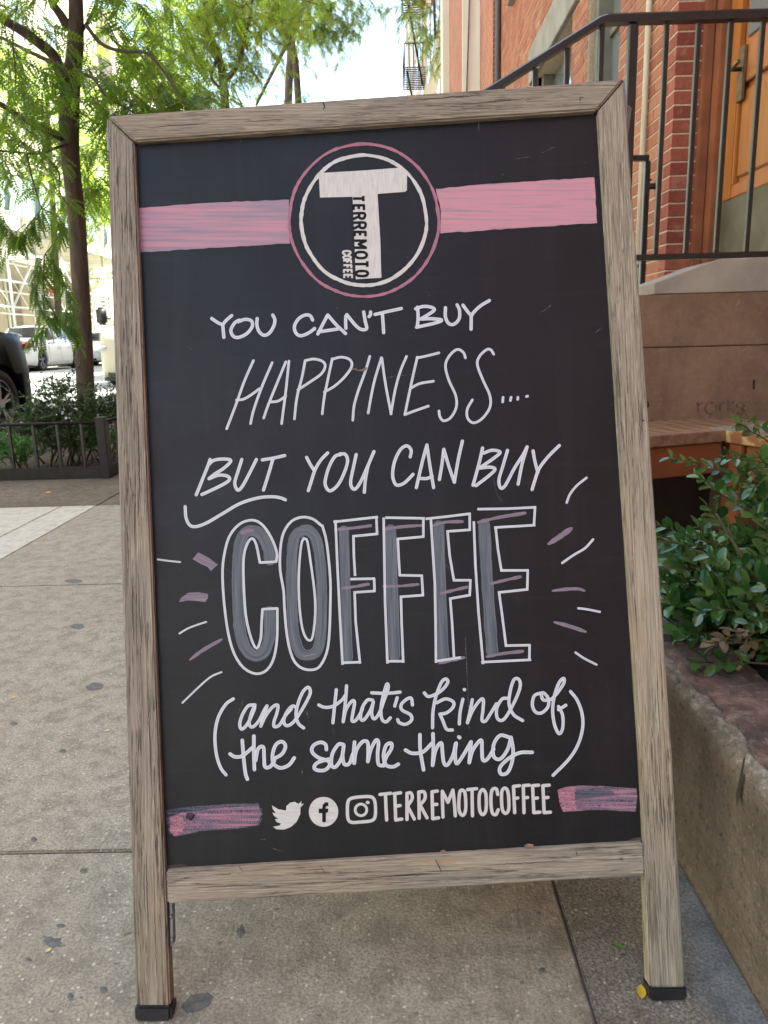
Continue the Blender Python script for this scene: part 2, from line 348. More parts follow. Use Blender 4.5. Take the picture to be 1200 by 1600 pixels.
for i in range(10):
    box('fascia_board', SX+.302, SX+.35, yp[i]-.5+.004, yp[i+1]-.504, 5.15, 5.75, M_deck, shed)
    box('parapet_panel', SX+.30, SX+.32, yp[i]-.5+.06, yp[i+1]-.56, 5.78, 7.2, M_trans, shed)
    tubes('parapet_strut', [([(SX-.5, yp[i]+.9, 5.5), (SX+.28, yp[i]+.9, 7.3)], .06)], simple('blue_grey_strut', (.22, .27, .33)), shed, 5) if i < 1 else None
for i in range(1, 10):
    tubes('parapet_strut', [([(SX+.38, yp[i]-.3, 5.8), (SX+.38, yp[i]+.15, 7.2)], .09)], bpy.data.materials['blue_grey_strut'], shed, 4)
sg = box('warning_sign', -14.24, -14.22, 33.3, 34.2, 3.0, 3.35, simple('red_sign', (.55, .06, .04), None, rough=.5)); tag(sg, 'small red sign hung on the far white scaffolding', 'sign')
box('sign_bracket', -14.30, -14.24, 33.7, 33.8, 3.1, 3.2, M_wp, sg)

for nm_, x_, y0_, y1_, h_, m_, lb_, sd_ in (('tan_rowhouse', -17.2, -22, 13.9, 19, M_far, 'tan rowhouse on the far side, behind and beside the viewpoint', -1), ('pink_rowhouse', -17.0, -75, -22.1, 20, M_pink, 'pinkish rowhouse on the far side, well behind the viewpoint', -1),
                                         ('brick_block', 1.52, -60, -4.02, 14, M_bw, 'brick block continuing along the near pavement behind the viewpoint', 1)):
    tb = facade(nm_, x_, y0_, y1_, h_, m_, lb_, {'y': [(a, a+1.4) for a in np.arange(y0_+2, y1_-2, 4)], 'z': [(2.2, 4.2), (6, 8), (9.6, 11.6)]}, side=sd_)
    for a in np.arange(y0_+2, y1_-2, 4):
        for b, c in [(2.2, 4.2), (6, 8), (9.6, 11.6)]: box('window_glass', min(x_+sd_*.1, x_+sd_*.13), max(x_+sd_*.1, x_+sd_*.13), a+.003, a+1.397, b+.003, c-.003, M_glass, tb)
# ------------------------------------------------------------------ right side: brick house by the stoop
XF, YJ, XR = 1.487, 4.27, 1.69
house = thing('brick_house', (XF, 6, 0), 'red brick house with wooden entrance door, stone lintels and white conduit', 'building')
BH, BL, BJ = .0677, .205, .009
def brickmesh(name, lx, ly, lz):
    bm = bmesh.new(); bmbox(bm, -lx/2, lx/2, -ly/2, ly/2, -lz/2, lz/2)
    bmesh.ops.bevel(bm, geom=bm.edges[:], offset=.0016, segments=1, affect='EDGES'); me = bpy.data.meshes.new(name); bmesh.ops.recalc_face_normals(bm, faces=bm.faces); bm.to_mesh(me); bm.free(); return me
bmc = {}
def brick(x0, x1, y0, y1, z, mat, parent):
    k_ = (round(x1-x0, 3), round(y1-y0, 3), mat.name)
    if k_ not in bmc: m_ = brickmesh('brick', x1-x0, y1-y0, BH-BJ); m_.materials.append(mat); bmc[k_] = m_
    j = random.uniform(-.0018, .0018)
    return link(bpy.data.objects.new('brick', bmc[k_]), parent, Matrix.Translation(((x0+x1)/2+j, (y0+y1)/2+random.uniform(-.0012, .0012), z)))
# wall body: pieces around window 1 and window 2, mortar coloured front, bricks proud of it
W1, W2 = (5.30, 6.12, 1.0, 4.6), (6.62, 8.1, 1.0, 3.16)
HB = 13.0
def mwall(name, y0, y1, z0, z1, mat=M_mortar, x=XF+.0035): return box(name, x, XF+.35, y0, y1, z0, z1, mat, house)
mwall('wall', YJ+.0045, W1[0], 0, HB)
mwall('wall', W1[0], W1[1], 0, W1[2]); mwall('wall', W1[0], W1[1], W1[3], HB)
mwall('wall', W1[1], W2[0], 0, HB)
mwall('wall', W2[0], W2[1], 0, W2[2]); mwall('wall', W2[0], W2[1], W2[3], HB)
mwall('wall', W2[1], 10.6, 0, HB)
box('wall', XF+.352, 7, YJ+.0045, 10.6, 0, HB, M_mortar, house)
# house part beside/above the door, and nearer than the door
box('wall', XR+.08, 7, -4, YJ-.002, 0, HB, M_bw, house)
box('wall', XF, XR+.078, -4, 2.55, 0, HB, M_bw, house)
box('wall', XF+.02, XR+.078, 2.552, YJ-.002, 3.1, HB, M_bw, house)
# jamb bricks (face the camera)
z = .88; row = 0; nb = 0
jx = XR-.02
while z < 3.06:
    cut = [.105, .205][row % 2]
    xs = [XF, XF+cut-.0, jx]
    for a, b in ((xs[0], xs[1]-BJ), (xs[1], xs[2])):
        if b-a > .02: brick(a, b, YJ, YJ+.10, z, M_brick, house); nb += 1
    z += BH; row += 1
# facade bricks
def solid(y, zc):
    for w in (W1, W2):
        if w[0]-.02 < y < w[1]+.02 and w[2] < zc < w[3]+.0: return False
    return not (W2[0]-.25 < y < W2[1]+.25 and W2[3]-.01 < zc < W2[3]+.34)
cand = []
z = .88; row = 0
while z < 12.9:
    y = YJ+.104+(0 if row % 2 else -.1025)
    while y < 10.55:
        y0, y1 = max(y, YJ+.104), min(y+BL-BJ, 10.59)
        for w in (W1, W2):
            if w[2]-.03 < z < w[3]:
                if y0 < w[0] < y1: y1 = w[0]-.001
                if y0 < w[1] < y1: y0 = w[1]+.001
        if y1-y0 > .04 and solid((y0+y1)/2, z): cand.append((y0, y1, z))
        y += BL
    z += BH; row += 1
def vis(c):
    v = AX.transposed()@(Vector((XF, (c[0]+c[1])/2, c[2]))-CAM); px, py = CX+FPX*v.x/v.z, CY+FPX*v.y/v.z
    return -1 < py < 470 and py > -5
cand.sort(key=lambda c: (not vis(c), c[0]))
NI = 300-nb-4
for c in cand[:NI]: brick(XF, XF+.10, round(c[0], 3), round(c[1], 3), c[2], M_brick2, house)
V, F = [], []
for (y0, y1, zc) in cand[NI:]:
    n0 = len(V); h2 = (BH-BJ)/2; x0 = XF+random.uniform(-.001, .001)
    V += [(x0, y0, zc-h2), (x0, y1, zc-h2), (x0, y1, zc+h2), (x0, y0, zc+h2), (x0+.02, y0, zc-h2), (x0+.02, y1, zc-h2), (x0+.02, y1, zc+h2), (x0+.02, y0, zc+h2)]
    F += [(n0, n0+3, n0+2, n0+1), (n0, n0+1, n0+5, n0+4), (n0+3, n0+7, n0+6, n0+2), (n0, n0+4, n0+7, n0+3), (n0+1, n0+2, n0+6, n0+5)]
tag(mesh('brickwork', V, F, M_brick2, house), kind='stuff')
# windows
def houwin(y0, y1, z0, z1):
    w = box('window', XF+.16, XF+.22, y0, y1, z0, z1, M_frame, house)
    box('frame', XF+.05, XF+.158, y1-.10, y1-.002, z0, z1, M_frame, w, .004); box('frame', XF+.09, XF+.158, y0+.002, y0+.06, z0, z1, M_frame, w, .004)
    box('pane', XF+.152, XF+.156, y0+.065, y1-.105, z0+.05, z1-.05, M_glass, w); box('frame', XF+.13, XF+.15, y0+.062, y1-.102, (z0+z1)/2-.02, (z0+z1)/2+.02, M_frame, w)
    box('reveal', XF+.018, XF+.36, y1+.0, y1+.004, z0, z1, M_bw_red, w)
houwin(*W1); houwin(*W2)
box('lintel', XF-.035, XF+.34, W2[0]-.24, W2[1]+.24, W2[3]+.001, W2[3]+.32, M_stone, house, .006)
box('sill', XF-.07, XF+.15, W2[0]-.1, W2[1]+.1, W2[2]-.12, W2[2]-.001, M_stone, house, .006)
box('sill', XF-.07, XF+.06, 7.9, 9.6, 4.35, 4.60, M_stone, house, .006)
box('lintel', XF-.03, XF+.05, 4.3+.4, 6.5, 6.6, 6.9, M_stone, house, .006)
# conduit, hose bib
pc = onX(1005, 200, XF-.025)
cnd = tubes('conduit', [([(XF-.022, pc.y, .3), (XF-.022, pc.y, 9)], .0165)], simple('cream_pipe', (.62, .58, .44), (.7, .66, .52), 5, .45), house, 10)
for zz in (1.1, 2.4, 3.7): box('strap', XF-.042, XF, pc.y-.028, pc.y+.028, zz, zz+.018, M_steel, cnd, .001)
hp = onX(1019, 291, XF-.02)
tubes('hose_tap', [([(XF+.01, hp.y, hp.z), (XF-.05, hp.y, hp.z)], .016), ([(XF-.045, hp.y, hp.z+.01), (XF-.05, hp.y, hp.z-.045)], .012), ([(XF-.035, hp.y-.02, hp.z+.03), (XF-.035, hp.y+.02, hp.z+.03)], .006)], simple('dark_brass', (.04, .03, .02), None, rough=.5, metal=.6), house)
# door in its recess
M_door = simple('varnished_door', (.27, .092, .013), (.35, .128, .020), 2.5, .38, .06, 40, stretch=(6, 6, .7))
M_door2 = simple('varnished_rail', (.30, .095, .022), (.38, .135, .03), 3, .4, .06, 40, stretch=(6, 6, .7))
M_jamb = simple('brown_door_frame', (.17, .055, .022), (.25, .088, .035), 6, .45)
M_kick = simple('tarnished_kick_plate', (.075, .068, .042), (.13, .12, .08), 6, .45, .15, 60, metal=.35)
DY1 = 4.14; DY0 = 3.05
dfx = box('door_frame', XR-.03, XR+.05, DY1, YJ-.004, .86, 3.08, M_jamb, house, .004)
box('door_frame', XR-.075, XR-.032, YJ-.05, YJ-.004, .86, 3.08, M_jamb, house, .004)
box('door_frame', XR-.03, XR+.05, DY0-.13, DY0, .86, 3.08, M_jamb, house, .004)
door = box('door', XR+.03, XR+.075, DY0+.004, DY1-.004, .88, 2.98, M_door2, house)
def dbox(n, y0, y1, z0, z1, m, a, b, p=door, bv=.004): return box(n, XR+a, XR+b, y0, y1, z0, z1, m, p, bv)
dbox('stile', DY1-.135, DY1-.006, 1.36, 2.97, M_door, .006, .029); dbox('stile', DY0+.006, DY0+.135, 1.36, 2.97, M_door, .006, .029)
for za, zb in ((1.36, 1.42), (1.86, 2.03), (2.86, 2.97)): dbox('rail', DY0+.137, DY1-.137, za, zb, M_door2, .008, .0288)
dbox('panel', DY0+.17, DY1-.17, 1.45, 1.83, M_door, .016, .0285, bv=.008); dbox('panel', DY0+.17, DY1-.17, 2.06, 2.83, M_glass, .02, .0285)
dbox('moulding', DY1-.165, DY1-.140, 1.42, 1.86, M_door, .004, .0287)
dbox('kick_plate', DY0+.01, DY1-.01, .895, 1.355, M_kick, .003, .0289, bv=.001)
hd = onX(1160, 108, XR)
hb = dbox('handle', hd.y-.03, hd.y+.035, hd.z-.14, hd.z+.10, simple('old_bronze', (.12, .09, .05), (.22, .17, .1), 30, .4, metal=.7), -.008, .0056, bv=.004)
tubes('lever', [([(XR, hd.y, hd.z), (XR-.05, hd.y, hd.z), (XR-.055, hd.y-.08, hd.z+.01)], .010)], bpy.data.materials['old_bronze'], hb, 8)

# further buildings on the right, each stepping forward or back
def rb(name, x, y0, y1, h, mat, label, perp=None):
    t = thing(name, (x, (y0+y1)/2, 0), label, 'building'); bm = bmesh.new()
    box('wall', x, x+6, y0+.05, y1, 0, h, mat, t); box('end_wall', x, x+6, y0, y0+.048, 0, h, perp or mat, t); return t
t = rb('brick_rowhouse', 1.40, 10.62, 12.0, 13, M_bw, 'pinkish brick rowhouse with dark downspout just beyond the brick house', M_bw_red)
tubes('downspout', [([(1.45, 10.55, 0), (1.45, 10.55, 14)], .035)], simple('dark_pipe', (.09, .09, .10), None, rough=.5), t, 8)
box('sill', 1.33, 1.45, 10.7, 11.9, 3.0, 3.2, M_stone, t); box('sill', 1.33, 1.45, 10.7, 11.9, 6.4, 6.6, M_stone, t)
t = rb('cream_rowhouse', 1.15, 12.02, 13.4, 13, M_bw, 'rowhouse with cream painted side wall and white quoins', M_cream)
box('quoin_strip', 1.375, 1.40, 12.012, 12.0195, 0, 13, simple('white_quoin', (.75, .7, .6), None), t)
tubes('cable', [([(1.2, 11.99, 4), (1.27, 11.99, 6.0), (1.33, 11.99, 9)], .012)], bpy.data.materials['dark_pipe'], t, 4)
t = rb('narrow_rowhouse', 1.22, 13.42, 16.5, 13.4, M_bw, 'brick rowhouse with narrow cream pilaster', M_bw)
box('pilaster', 1.10, 1.22, 15.2, 15.7, 0, 13.4, M_cream, t)
t = rb('corniced_building', 1.35, 16.52, 26, 13.6, M_tan, 'tan stone building with dark projecting cornice on the right side of the street')
box('cornice', .95, 1.35, 16.6, 25.9, 10.6, 11.2, simple('brown_cornice', (.16, .10, .07), None), t)
for y in (17.5, 19.5, 21.5, 23.5):
    for z in (2, 5, 8): box('window', 1.338, 1.352, y, y+1.1, z, z+1.7, M_glass, t)
t = rb('white_building', 1.9, 26.02, 36, 22, M_cream, 'whitewashed building further down the right side')
t = rb('tall_tan_building', 2.0, 36.02, 70, 34, M_tan, 'tall tan building at the end of the right side with fire escape')
for z in np.arange(6, 32, 3.2):
    tubes('platform_grating', [([(1.0, y, z+.04), (2.0, y, z+.04)], .028) for y in np.arange(37, 40.1, .25)]+[([(x_, 37, z+.04), (x_, 40, z+.04)], .035) for x_ in (1.0, 2.0)], M_black, t, 4)['kind'] = 'stuff'
    rl = [([(1.0, y, z+.08), (1.0, y, z+1.0)], .03) for y in np.arange(37, 40.1, .5)]+[([(x, 37, z+.08), (x, 37, z+1.0)], .03) for x in np.arange(1.0, 2.0, .2)]
    rl += [([(1.0, 37, z+1), (1.0, 40, z+1)], .035), ([(1.0, 37, z+1), (2, 37, z+1)], .035), ([(1.1, 37.3, z), (1.9, 39.6, z-3.1)], .06)]
    tubes('fire_escape', rl, M_black, t, 4)['kind'] = 'stuff'
for y in (41, 44, 47, 50, 55, 60):
    for z in np.arange(5, 30, 3.2): box('window', 1.985, 2.002, y, y+1.3, z, z+1.8, M_glass, t)

# ------------------------------------------------------------------ stoop
def m_brownstone():
    s = NT('brownstone_render'); v = s.n('NewGeometry').outputs['Position']
    c = s.ramp(s.noise(v, 5, 6, .65), [(.3, (.138, .082, .048)), (.7, (.235, .142, .086))])
    c = s.mix(s.ramp(s.noise(v, 40, 5, .7), [(.5, 0.), (.75, .35)]), c, (.30, .19, .12))
    c = s.mix(s.ramp(s.noise(s.n('Mapping', inp={0: v, 3: (9, 9, 1.4)}).outputs[0], 1.6, 4, .6), [(.5, 0.), (.75, .5)]), c, (.10, .062, .04))
    c = s.mix(s.ramp(s.noise(v, 95, 5, .75), [(.34, .3), (.45, 0.)]), c, (.10, .058, .034)); c = s.mix(s.ramp(s.noise(v, 18, 6, .75, 1.2), [(.60, 0.), (.68, .35)]), c, (.36, .24, .15))
    s.base(c); s.p(Roughness=.9); s.bump(s.mix(.5, s.noise(v, 120, 5, .75), s.noise(v, 25, 5, .6)), .8, .006); return s.m
M_bs = m_brownstone()
M_cheek = simple('pale_coping_stone', (.25, .215, .165), (.34, .295, .235), 7, .85, .4, 90, .003)
YS = 2.75
stoop = thing('stoop', (1.2, 3.5, 0), 'brownstone stoop with pale sloped coping, wall facing the bench', 'stoop')
for a, b in ((0, .672), (.6745, .853)):
    for xa, xb in ((-.35, .62), (.62, 1.49)) if a else ((-.35, 1.49),):
        if a == 0 or True: box('wall_block', xa+.0012, xb-.0012, YS, YS+.30, a, b, M_bs, stoop, .003)
box('landing', .86, 1.66, YS+.302, 4.25, .68, .86, M_bs, stoop, .006); box('landing', .86, 1.66, YS+.302, 4.25, 0, .678, M_bs, stoop)
for i in range(4):
    zt = .86-.172*(i+1); xr = .858-.27*i
    box('step', xr-.27, xr, YS+.302, 4.25, 0, zt, M_cheek, stoop, .006)
# sloped coping
cx0 = onY(1021, 440, YS+.02).x
bm = bmesh.new(); prof = [(cx0, .855), (cx0, .893), (cx0+.012, .897), (1.13, .962), (1.16, .968), (1.655, .972), (1.655, .855)]
vs = [bm.verts.new((x, yy, zz)) for yy in (YS+.01, YS+.29) for x, zz in prof]; n_ = len(prof)
bm.faces.new(vs[:n_]); bm.faces.new(vs[n_:][::-1])
for i in range(n_): bm.faces.new((vs[i], vs[(i+1) % n_], vs[n_+(i+1) % n_], vs[n_+i]))
bmesh.ops.recalc_face_normals(bm, faces=bm.faces); bmesh.ops.bevel(bm, geom=bm.edges[:], offset=.003, segments=1, affect='EDGES')
from_bm('coping', bm, M_cheek, stoop)
# faded stencil on the wall
M_sten = simple('faded_stencil', (.075, .048, .034), (.20, .115, .066), 90, .9, lo=.4, hi=.62)
def ribbon(P, w, off0, mapf, closed=False, V=None, F=None, UV=None, k=6, taper=None, capn=5, inc=1e-6, jit=0):
    """flat stroke through pixel points P (width w), mapped to the surface by mapf(px, py, off)"""
    Q = crom([(p[0], p[1], 0) for p in P], k) if len(P) > 2 else [Vector((p[0], p[1], 0)) for p in P]
    L = []; n = len(Q); d = [0]
    for i in range(1, n): d.append(d[-1]+(Q[i]-Q[i-1]).length)
    tot = max(d[-1], 1e-6)
    def add(p, u, v, i): V.append(mapf(p.x, p.y, off0+i*inc)); UV.append((u, v)); return len(V)-1
    rows = []
    for i in range(n):
        t = (Q[min(i+1, n-1)]-Q[max(i-1, 0)]); t = t.normalized() if t.length > 0 else Vector((1, 0, 0)); nn = Vector((-t.y, t.x, 0))
        ww = w/2*(taper(d[i]/tot) if taper else 1)
        if jit: ww *= 1+jit*noise.noise(Vector((Q[i].x*.13, Q[i].y*.13, off0*9e3)))
        rows.append((Q[i]+nn*ww, Q[i], Q[i]-nn*ww, t, nn, ww))
    prev = None
    for i, (a, b, c, t, nn, ww) in enumerate(rows):
        u = d[i]/12.0; ids = (add(a, u, 0, i), add(b, u, .5, i), add(c, u, 1, i))
        if prev: F.append((prev[0], prev[1], ids[1], ids[0])); F.append((prev[1], prev[2], ids[2], ids[1]))
        prev = ids
        if not closed and i in (0, n-1):
            sg_ = -1 if i == 0 else 1; fan = [ids[0]]
            for q in range(1, capn):
                an = math.pi*q/capn; fan.append(add(b+nn*ww*math.cos(an)+t*sg_*ww*math.sin(an), u+sg_*.2, .5-.5*math.cos(an), i))
            fan.append(ids[2]); F.append(tuple(fan) if sg_ < 0 else tuple(fan[::-1]))
def strokes(name, L, mapf, mat, parent, off=4e-4, w=4, z=None, k=6, jit=0, split=False):
    if split:
        for i, S in enumerate(L): o = strokes(name, [S], mapf, mat, parent, off+i*1.2e-5, w, z, k, jit)
        return o
    V, F, UV = [], [], []
    for i, S in enumerate(L):
        P, ww, tp = (S if isinstance(S, tuple) and not isinstance(S[0], (int, float)) and isinstance(S[0], list) else (S, None, None)) if not (isinstance(S, tuple) and len(S) == 2) else (S[0], S[1], None)
        if z: P = [(z[0]+a/z[2], z[1]+b/z[2]) for a, b in P]
        ribbon(P, (ww or w), off+i*1.2e-5, mapf, V=V, F=F, UV=UV, k=k, taper=tp, jit=jit, inc=2.5e-7)
    return mesh(name, V, F, mat, parent, uv=UV)
def wallmap(px, py, off): p = onY(px, py, YS); return Vector((p.x, p.y-off-.0008, p.z))
st = [[(1090, 630), (1091, 647)], [(1090, 634), (1096, 629)], [(1112, 629), (1104, 632), (1102, 641), (1110, 647), (1118, 642), (1117, 632), (1111, 629)],
      [(1124, 630), (1125, 645)], [(1125, 633), (1131, 629)], [(1137, 624), (1137, 645)], [(1146, 628), (1138, 637), (1147, 645)], [(1156, 629), (1151, 634), (1157, 638), (1162, 633), (1157, 628)], [(1157, 638), (1151, 643), (1157, 647), (1162, 642), (1157, 638)]]
tag(strokes('faded_stencil_writing', st, wallmap, M_sten, stoop, w=3.6), 'faded dark stencilled letters rork8')
mesh('drip_mark', [wallmap(*p, 4e-4) for p in ((1176, 594), (1180, 593), (1179, 608), (1176, 608))], [(0, 1, 2, 3)], M_black, stoop)

# ------------------------------------------------------------------ hand rails
def bar(x0, y0, z0, x1, y1, z1, w, parent, name='baluster', mat=None, d=None):
    a, b = Vector((x0, y0, z0)), Vector((x1, y1, z1)); L_ = (b-a).length; q = (b-a).to_track_quat('Z', 'Y').to_matrix().to_4x4()
    bm = bmesh.new(); bmbox(bm, -w/2, w/2, -(d or w)/2, (d or w)/2, 0, L_); bmesh.ops.bevel(bm, geom=bm.edges[:], offset=w*.12, segments=1, affect='EDGES')
    bm.transform(q); return from_bm(name, bm, mat or M_rail, parent, Matrix.Translation(a))
YR = YS+.03
rail = thing('stoop_railing', (1.1, YR, .86), 'near black iron railing with square bars along the stoop', 'railing', 'stoop railings')
pts = [onY(px, py, YR) for px, py in ((700, 185), (785, 130), (942, 31), (1042, 30), (1290, 24))]
zt = pts[2].z
def railtop(P, w, h, parent, name='top_rail'):
    V, F = [], []
    for i, p in enumerate(P):
        for dy, dz in ((-w/2, -h/2), (-w/2, h/2*.6), (-w/2*.7, h/2), (w/2*.7, h/2), (w/2, h/2*.6), (w/2, -h/2)): V.append((p.x, p.y+dy, p.z+dz))
    n = 6
    for i in range(len(P)-1):
        for j in range(n): F.append((i*n+j, i*n+(j+1) % n, (i+1)*n+(j+1) % n, (i+1)*n+j))
    F += [tuple(range(n)), tuple(range((len(P)-1)*n, len(P)*n))[::-1]]
    return mesh(name, V, F, M_rail, parent)
slope = (pts[2].z-pts[1].z)/(pts[2].x-pts[1].x)
P = [Vector((pts[2].x-1.0, YR, zt-1.0*slope)), Vector((pts[2].x-.012, YR, zt-.012*slope)), Vector((pts[2].x+.012, YR, zt)), Vector((1.64, YR, zt))]
railtop(P, .038, .028, rail)
zb = onY(1024, 402, YR).z
railtop([Vector((.66, YR, zb)), Vector((1.64, YR, zb))], .022, .020, rail, 'bottom_rail')
for px in (1042, 1092, 1142, 1192, 1242): 
    x = onY(px, 36, YR).x; bar(x, YR, zb+.01, x, YR, zt-.017, .016, rail)
x = onY(989, 40, YR).x; bar(x, YR, .86, x, YR, zt-.017, .031, rail, 'newel_post')
for px, py in ((940, 60), (886, 90), (836, 120), (786, 150), (737, 180)):
    p = onY(px, py, YR); zz = zt-(pts[2].x-p.x)*slope if p.x < pts[2].x else zt; bar(p.x, YR, max(zz-.85, .1), p.x, YR, zz-.018, .016, rail)
YR2 = 4.12
rail2 = thing('stoop_railing', (1.2, YR2, .86), 'far railing of the stoop ending in a bent grey post near the brick wall', 'railing', 'stoop railings')
a = onY(1013, 247, YR2)
railtop([Vector((a.x-1.3, YR2, a.z-.5)), Vector((a.x-.5, YR2, a.z)), Vector((a.x, YR2, a.z))], .030, .026, rail2)
bar(a.x-.004, YR2, .86, a.x-.004, YR2, a.z-.014, .028, rail2, 'end_post')
for i in range(1, 5): bar(a.x-.12*i, YR2, .9, a.x-.12*i, YR2, a.z-.015, .014, rail2)

# ------------------------------------------------------------------ bench
M_bench = simple('red_brown_stained_wood', (.18, .052, .016), (.26, .085, .028), 4, .5, .15, 60, .001, stretch=(1, 1, 1))
M_slat = simple('worn_slat_wood', (.17, .088, .042), (.28, .165, .088), 6, .7, .4, 80, .0015, stretch=(6, 1, 6))
M_btop = simple('grey_worn_top', (.15, .12, .085), (.27, .22, .16), 7, .8, .4, 60, .002)
M_edge = simple('chipped_edge_paint', (.22, .085, .03), (.5, .36, .14), 13, .6, .2, 80, .001, lo=.5, hi=.62)
sf0, sf1 = onZ(1017, 682, .42), onZ(1136, 672.5, .42)
bdir = (sf1-sf0).normalized(); bper = Vector((-bdir.y, bdir.x, 0)); brot = Matrix((bdir, bper, Vector((0, 0, 1)))).transposed().to_4x4()
bench = thing('corner_bench', (sf1.x, sf1.y, 0), 'reddish brown slatted corner bench against the brownstone stoop', 'bench')
BO = Vector((sf1.x, sf1.y, 0))
def bb(n, x0, x1, y0, y1, z0, z1, mat, bv=.003, parent=None):
    c = Vector(((x0+x1)/2, (y0+y1)/2, (z0+z1)/2)); bm = bmesh.new(); bmbox(bm, -(x1-x0)/2, (x1-x0)/2, -(y1-y0)/2, (y1-y0)/2, -(z1-z0)/2, (z1-z0)/2)
    if bv: bmesh.ops.bevel(bm, geom=bm.edges[:], offset=bv, segments=2, affect='EDGES')
    return from_bm(n, bm, mat, parent or bench, Matrix.Translation(BO)@brot@Matrix.Translation(c))
bb('front_edge_board', -.75, -.001, .0, .045, .385, .42, M_slat)
bb('apron', -.75, -.003, .012, .034, .285, .382, M_bench)
for i in range(16):
    x = .30-.062*i
    bb('slat', x-.040, x, .05 if x < .0 else .09, .365, .409, .418, M_slat, .002)
bb('slat_support', -.75, .35, .10, .14, .35, .392, M_bench); bb('slat_support', -.75, .35, .31, .35, .35, .392, M_bench)
bb('side_top_board', .002, .34, -.75, .085, .385, .421, M_btop, .004); bb('side_edge_board', -.006, .001, -.75, .0, .383, .419, M_edge, .002)
bb('side_apron', .012, .034, -.75, -.07, .275, .382, M_bench)
bb('leg', .0, .05, -.068, -.012, .0, .382, M_bench); bb('leg', .052, .064, -.066, .06, .0, .382, M_bench); bb('leg', -.75, -.70, .0, .05, .0, .382, M_bench); bb('leg', .0, .05, -.75, -.70, .0, .382, M_bench)
M_dark = simple('under_bench_shade_board', (.035, .022, .015), (.06, .038, .026), 5, .8)  # near-black sheet standing in for the shade below the seat
bb('shade_panel', -.75, .34, .30, .306, .01, .36, M_dark, 0)

# ------------------------------------------------------------------ planter
def m_planter():
    s = NT('rough_render'); v = s.n('NewGeometry').outputs['Position']
    c = s.ramp(s.noise(v, 9, 6, .7), [(.32, (.150, .117, .080)), (.68, (.285, .228, .160))])
    c = s.mix(s.ramp(s.noise(s.n('Mapping', inp={0: v, 3: (30, 30, 5)}).outputs[0], 1, 4, .6), [(.45, 0.), (.8, .5)]), c, (.075, .058, .038))
    c = s.mix(s.ramp(s.noise(v, 150, 4, .75), [(.58, 0.), (.68, .75)]), c, (.40, .34, .26)); c = s.mix(s.ramp(s.noise(v, 85, 5, .75), [(.34, .75), (.46, 0.)]), c, (.05, .038, .024))
    spz = s.n('SeparateXYZ', inp={0: v}); n_ = s.noise(v, 26, 5, .65); zz = s.n('Math', operation='ADD', inp={0: spz.outputs[2], 1: s.n('Math', operation='MULTIPLY', inp={0: n_, 1: .09}).outputs[0]}).outputs[0]
    c = s.mix(s.ramp(zz, [(.287, 0.), (.296, .85)]), c, s.ramp(s.noise(v, 75, 5, .7), [(.36, (.15, .12, .08)), (.5, (.30, .25, .18)), (.64, (.52, .48, .39))]))
    s.base(c); s.p(Roughness=.92); s.bump(s.mix(.5, s.noise(v, 60, 5, .75), s.noise(v, 230, 3, .7)), 1.0, .011); return s.m
def m_cap():
    s = NT('worn_red_cap'); v = s.n('NewGeometry').outputs['Position']
    c = s.ramp(s.noise(v, 11, 6, .65, .6), [(.32, (.040, .033, .028)), (.48, (.095, .068, .052)), (.60, (.17, .095, .070)), (.72, (.30, .23, .165))])
    c = s.mix(s.ramp(s.noise(v, 60, 6, .75), [(.50, 0.), (.66, .55)]), c, (.34, .28, .21)); c = s.mix(s.ramp(s.noise(v, 34, 6, .75), [(.36, .8), (.48, 0.)]), c, (.035, .03, .026))
    s.base(c); s.p(Roughness=.85); s.bump(s.noise(v, 90, 5, .75), 1.0, .006); return s.m
M_pl, M_cap = m_planter(), m_cap()
M_wear = simple('worn_bare_edge', (.30, .265, .20), (.42, .375, .29), 60, .92, .8, 160, .004)
M_soil = simple('soil', (.022, .015, .010), (.075, .05, .032), 70, .95, 1, 160, .012)
planter = thing('planter', (.8, .8, 0), 'low rough brown masonry planter with worn red cap holding the boxwood', 'planter')
ZP = .255
def rough(name, x0, x1, y0, y1, z0, z1, mat, parent, res=.012, amp=.004, chip=0):
    bm = bmesh.new(); bmbox(bm, x0, x1, y0, y1, z0, z1)
    for ax, (lo, hi) in enumerate(((x0, x1), (y0, y1), (z0, z1))):
        n = int((hi-lo)/res)
        for i in range(1, n):
            co = [0, 0, 0]; co[ax] = lo+(hi-lo)*i/n; no = [0, 0, 0]; no[ax] = 1
            if i*res < .8: bmesh.ops.bisect_plane(bm, geom=bm.verts[:]+bm.edges[:]+bm.faces[:], plane_co=co, plane_no=no)
    for v in bm.verts:
        p = v.co.copy(); d = Vector((noise.noise(p*22), noise.noise(p*22+Vector((9, 0, 0))), noise.noise(p*22+Vector((0, 9, 0)))))+.7*Vector((noise.noise(p*70), noise.noise(p*70+Vector((5, 0, 0))), noise.noise(p*70+Vector((0, 5, 0)))))+.45*Vector((noise.noise(p*150), noise.noise(p*150+Vector((5, 0, 0))), noise.noise(p*150+Vector((0, 5, 0)))))
        ed = (abs(p.x-x0) < .004)*(abs(p.z-z1) < .004)
        v.co += d*amp
        if ed and chip: c_ = max(0, noise.noise(Vector((p.y*16, 3, 1)))+.35)*chip; v.co += Vector((c_, 0, -c_*.8))
    return from_bm(name, bm, mat, parent, smooth=True)
XP = .388
PY1 = 1.50
rough('front_wall', XP, XP+.10, -.35, PY1, 0, ZP-.0035, M_pl, planter, .0085, .0045, .022)
rough('cap_stone', XP+.013, XP+.115, .30, 1.105, ZP-.010, ZP+.002, M_cap, planter, .010, .003, .02)
rough('cap_stone', XP+.013, XP+.115, -.35, .295, ZP-.010, ZP+.002, M_cap, planter, .02, .0028, .012)
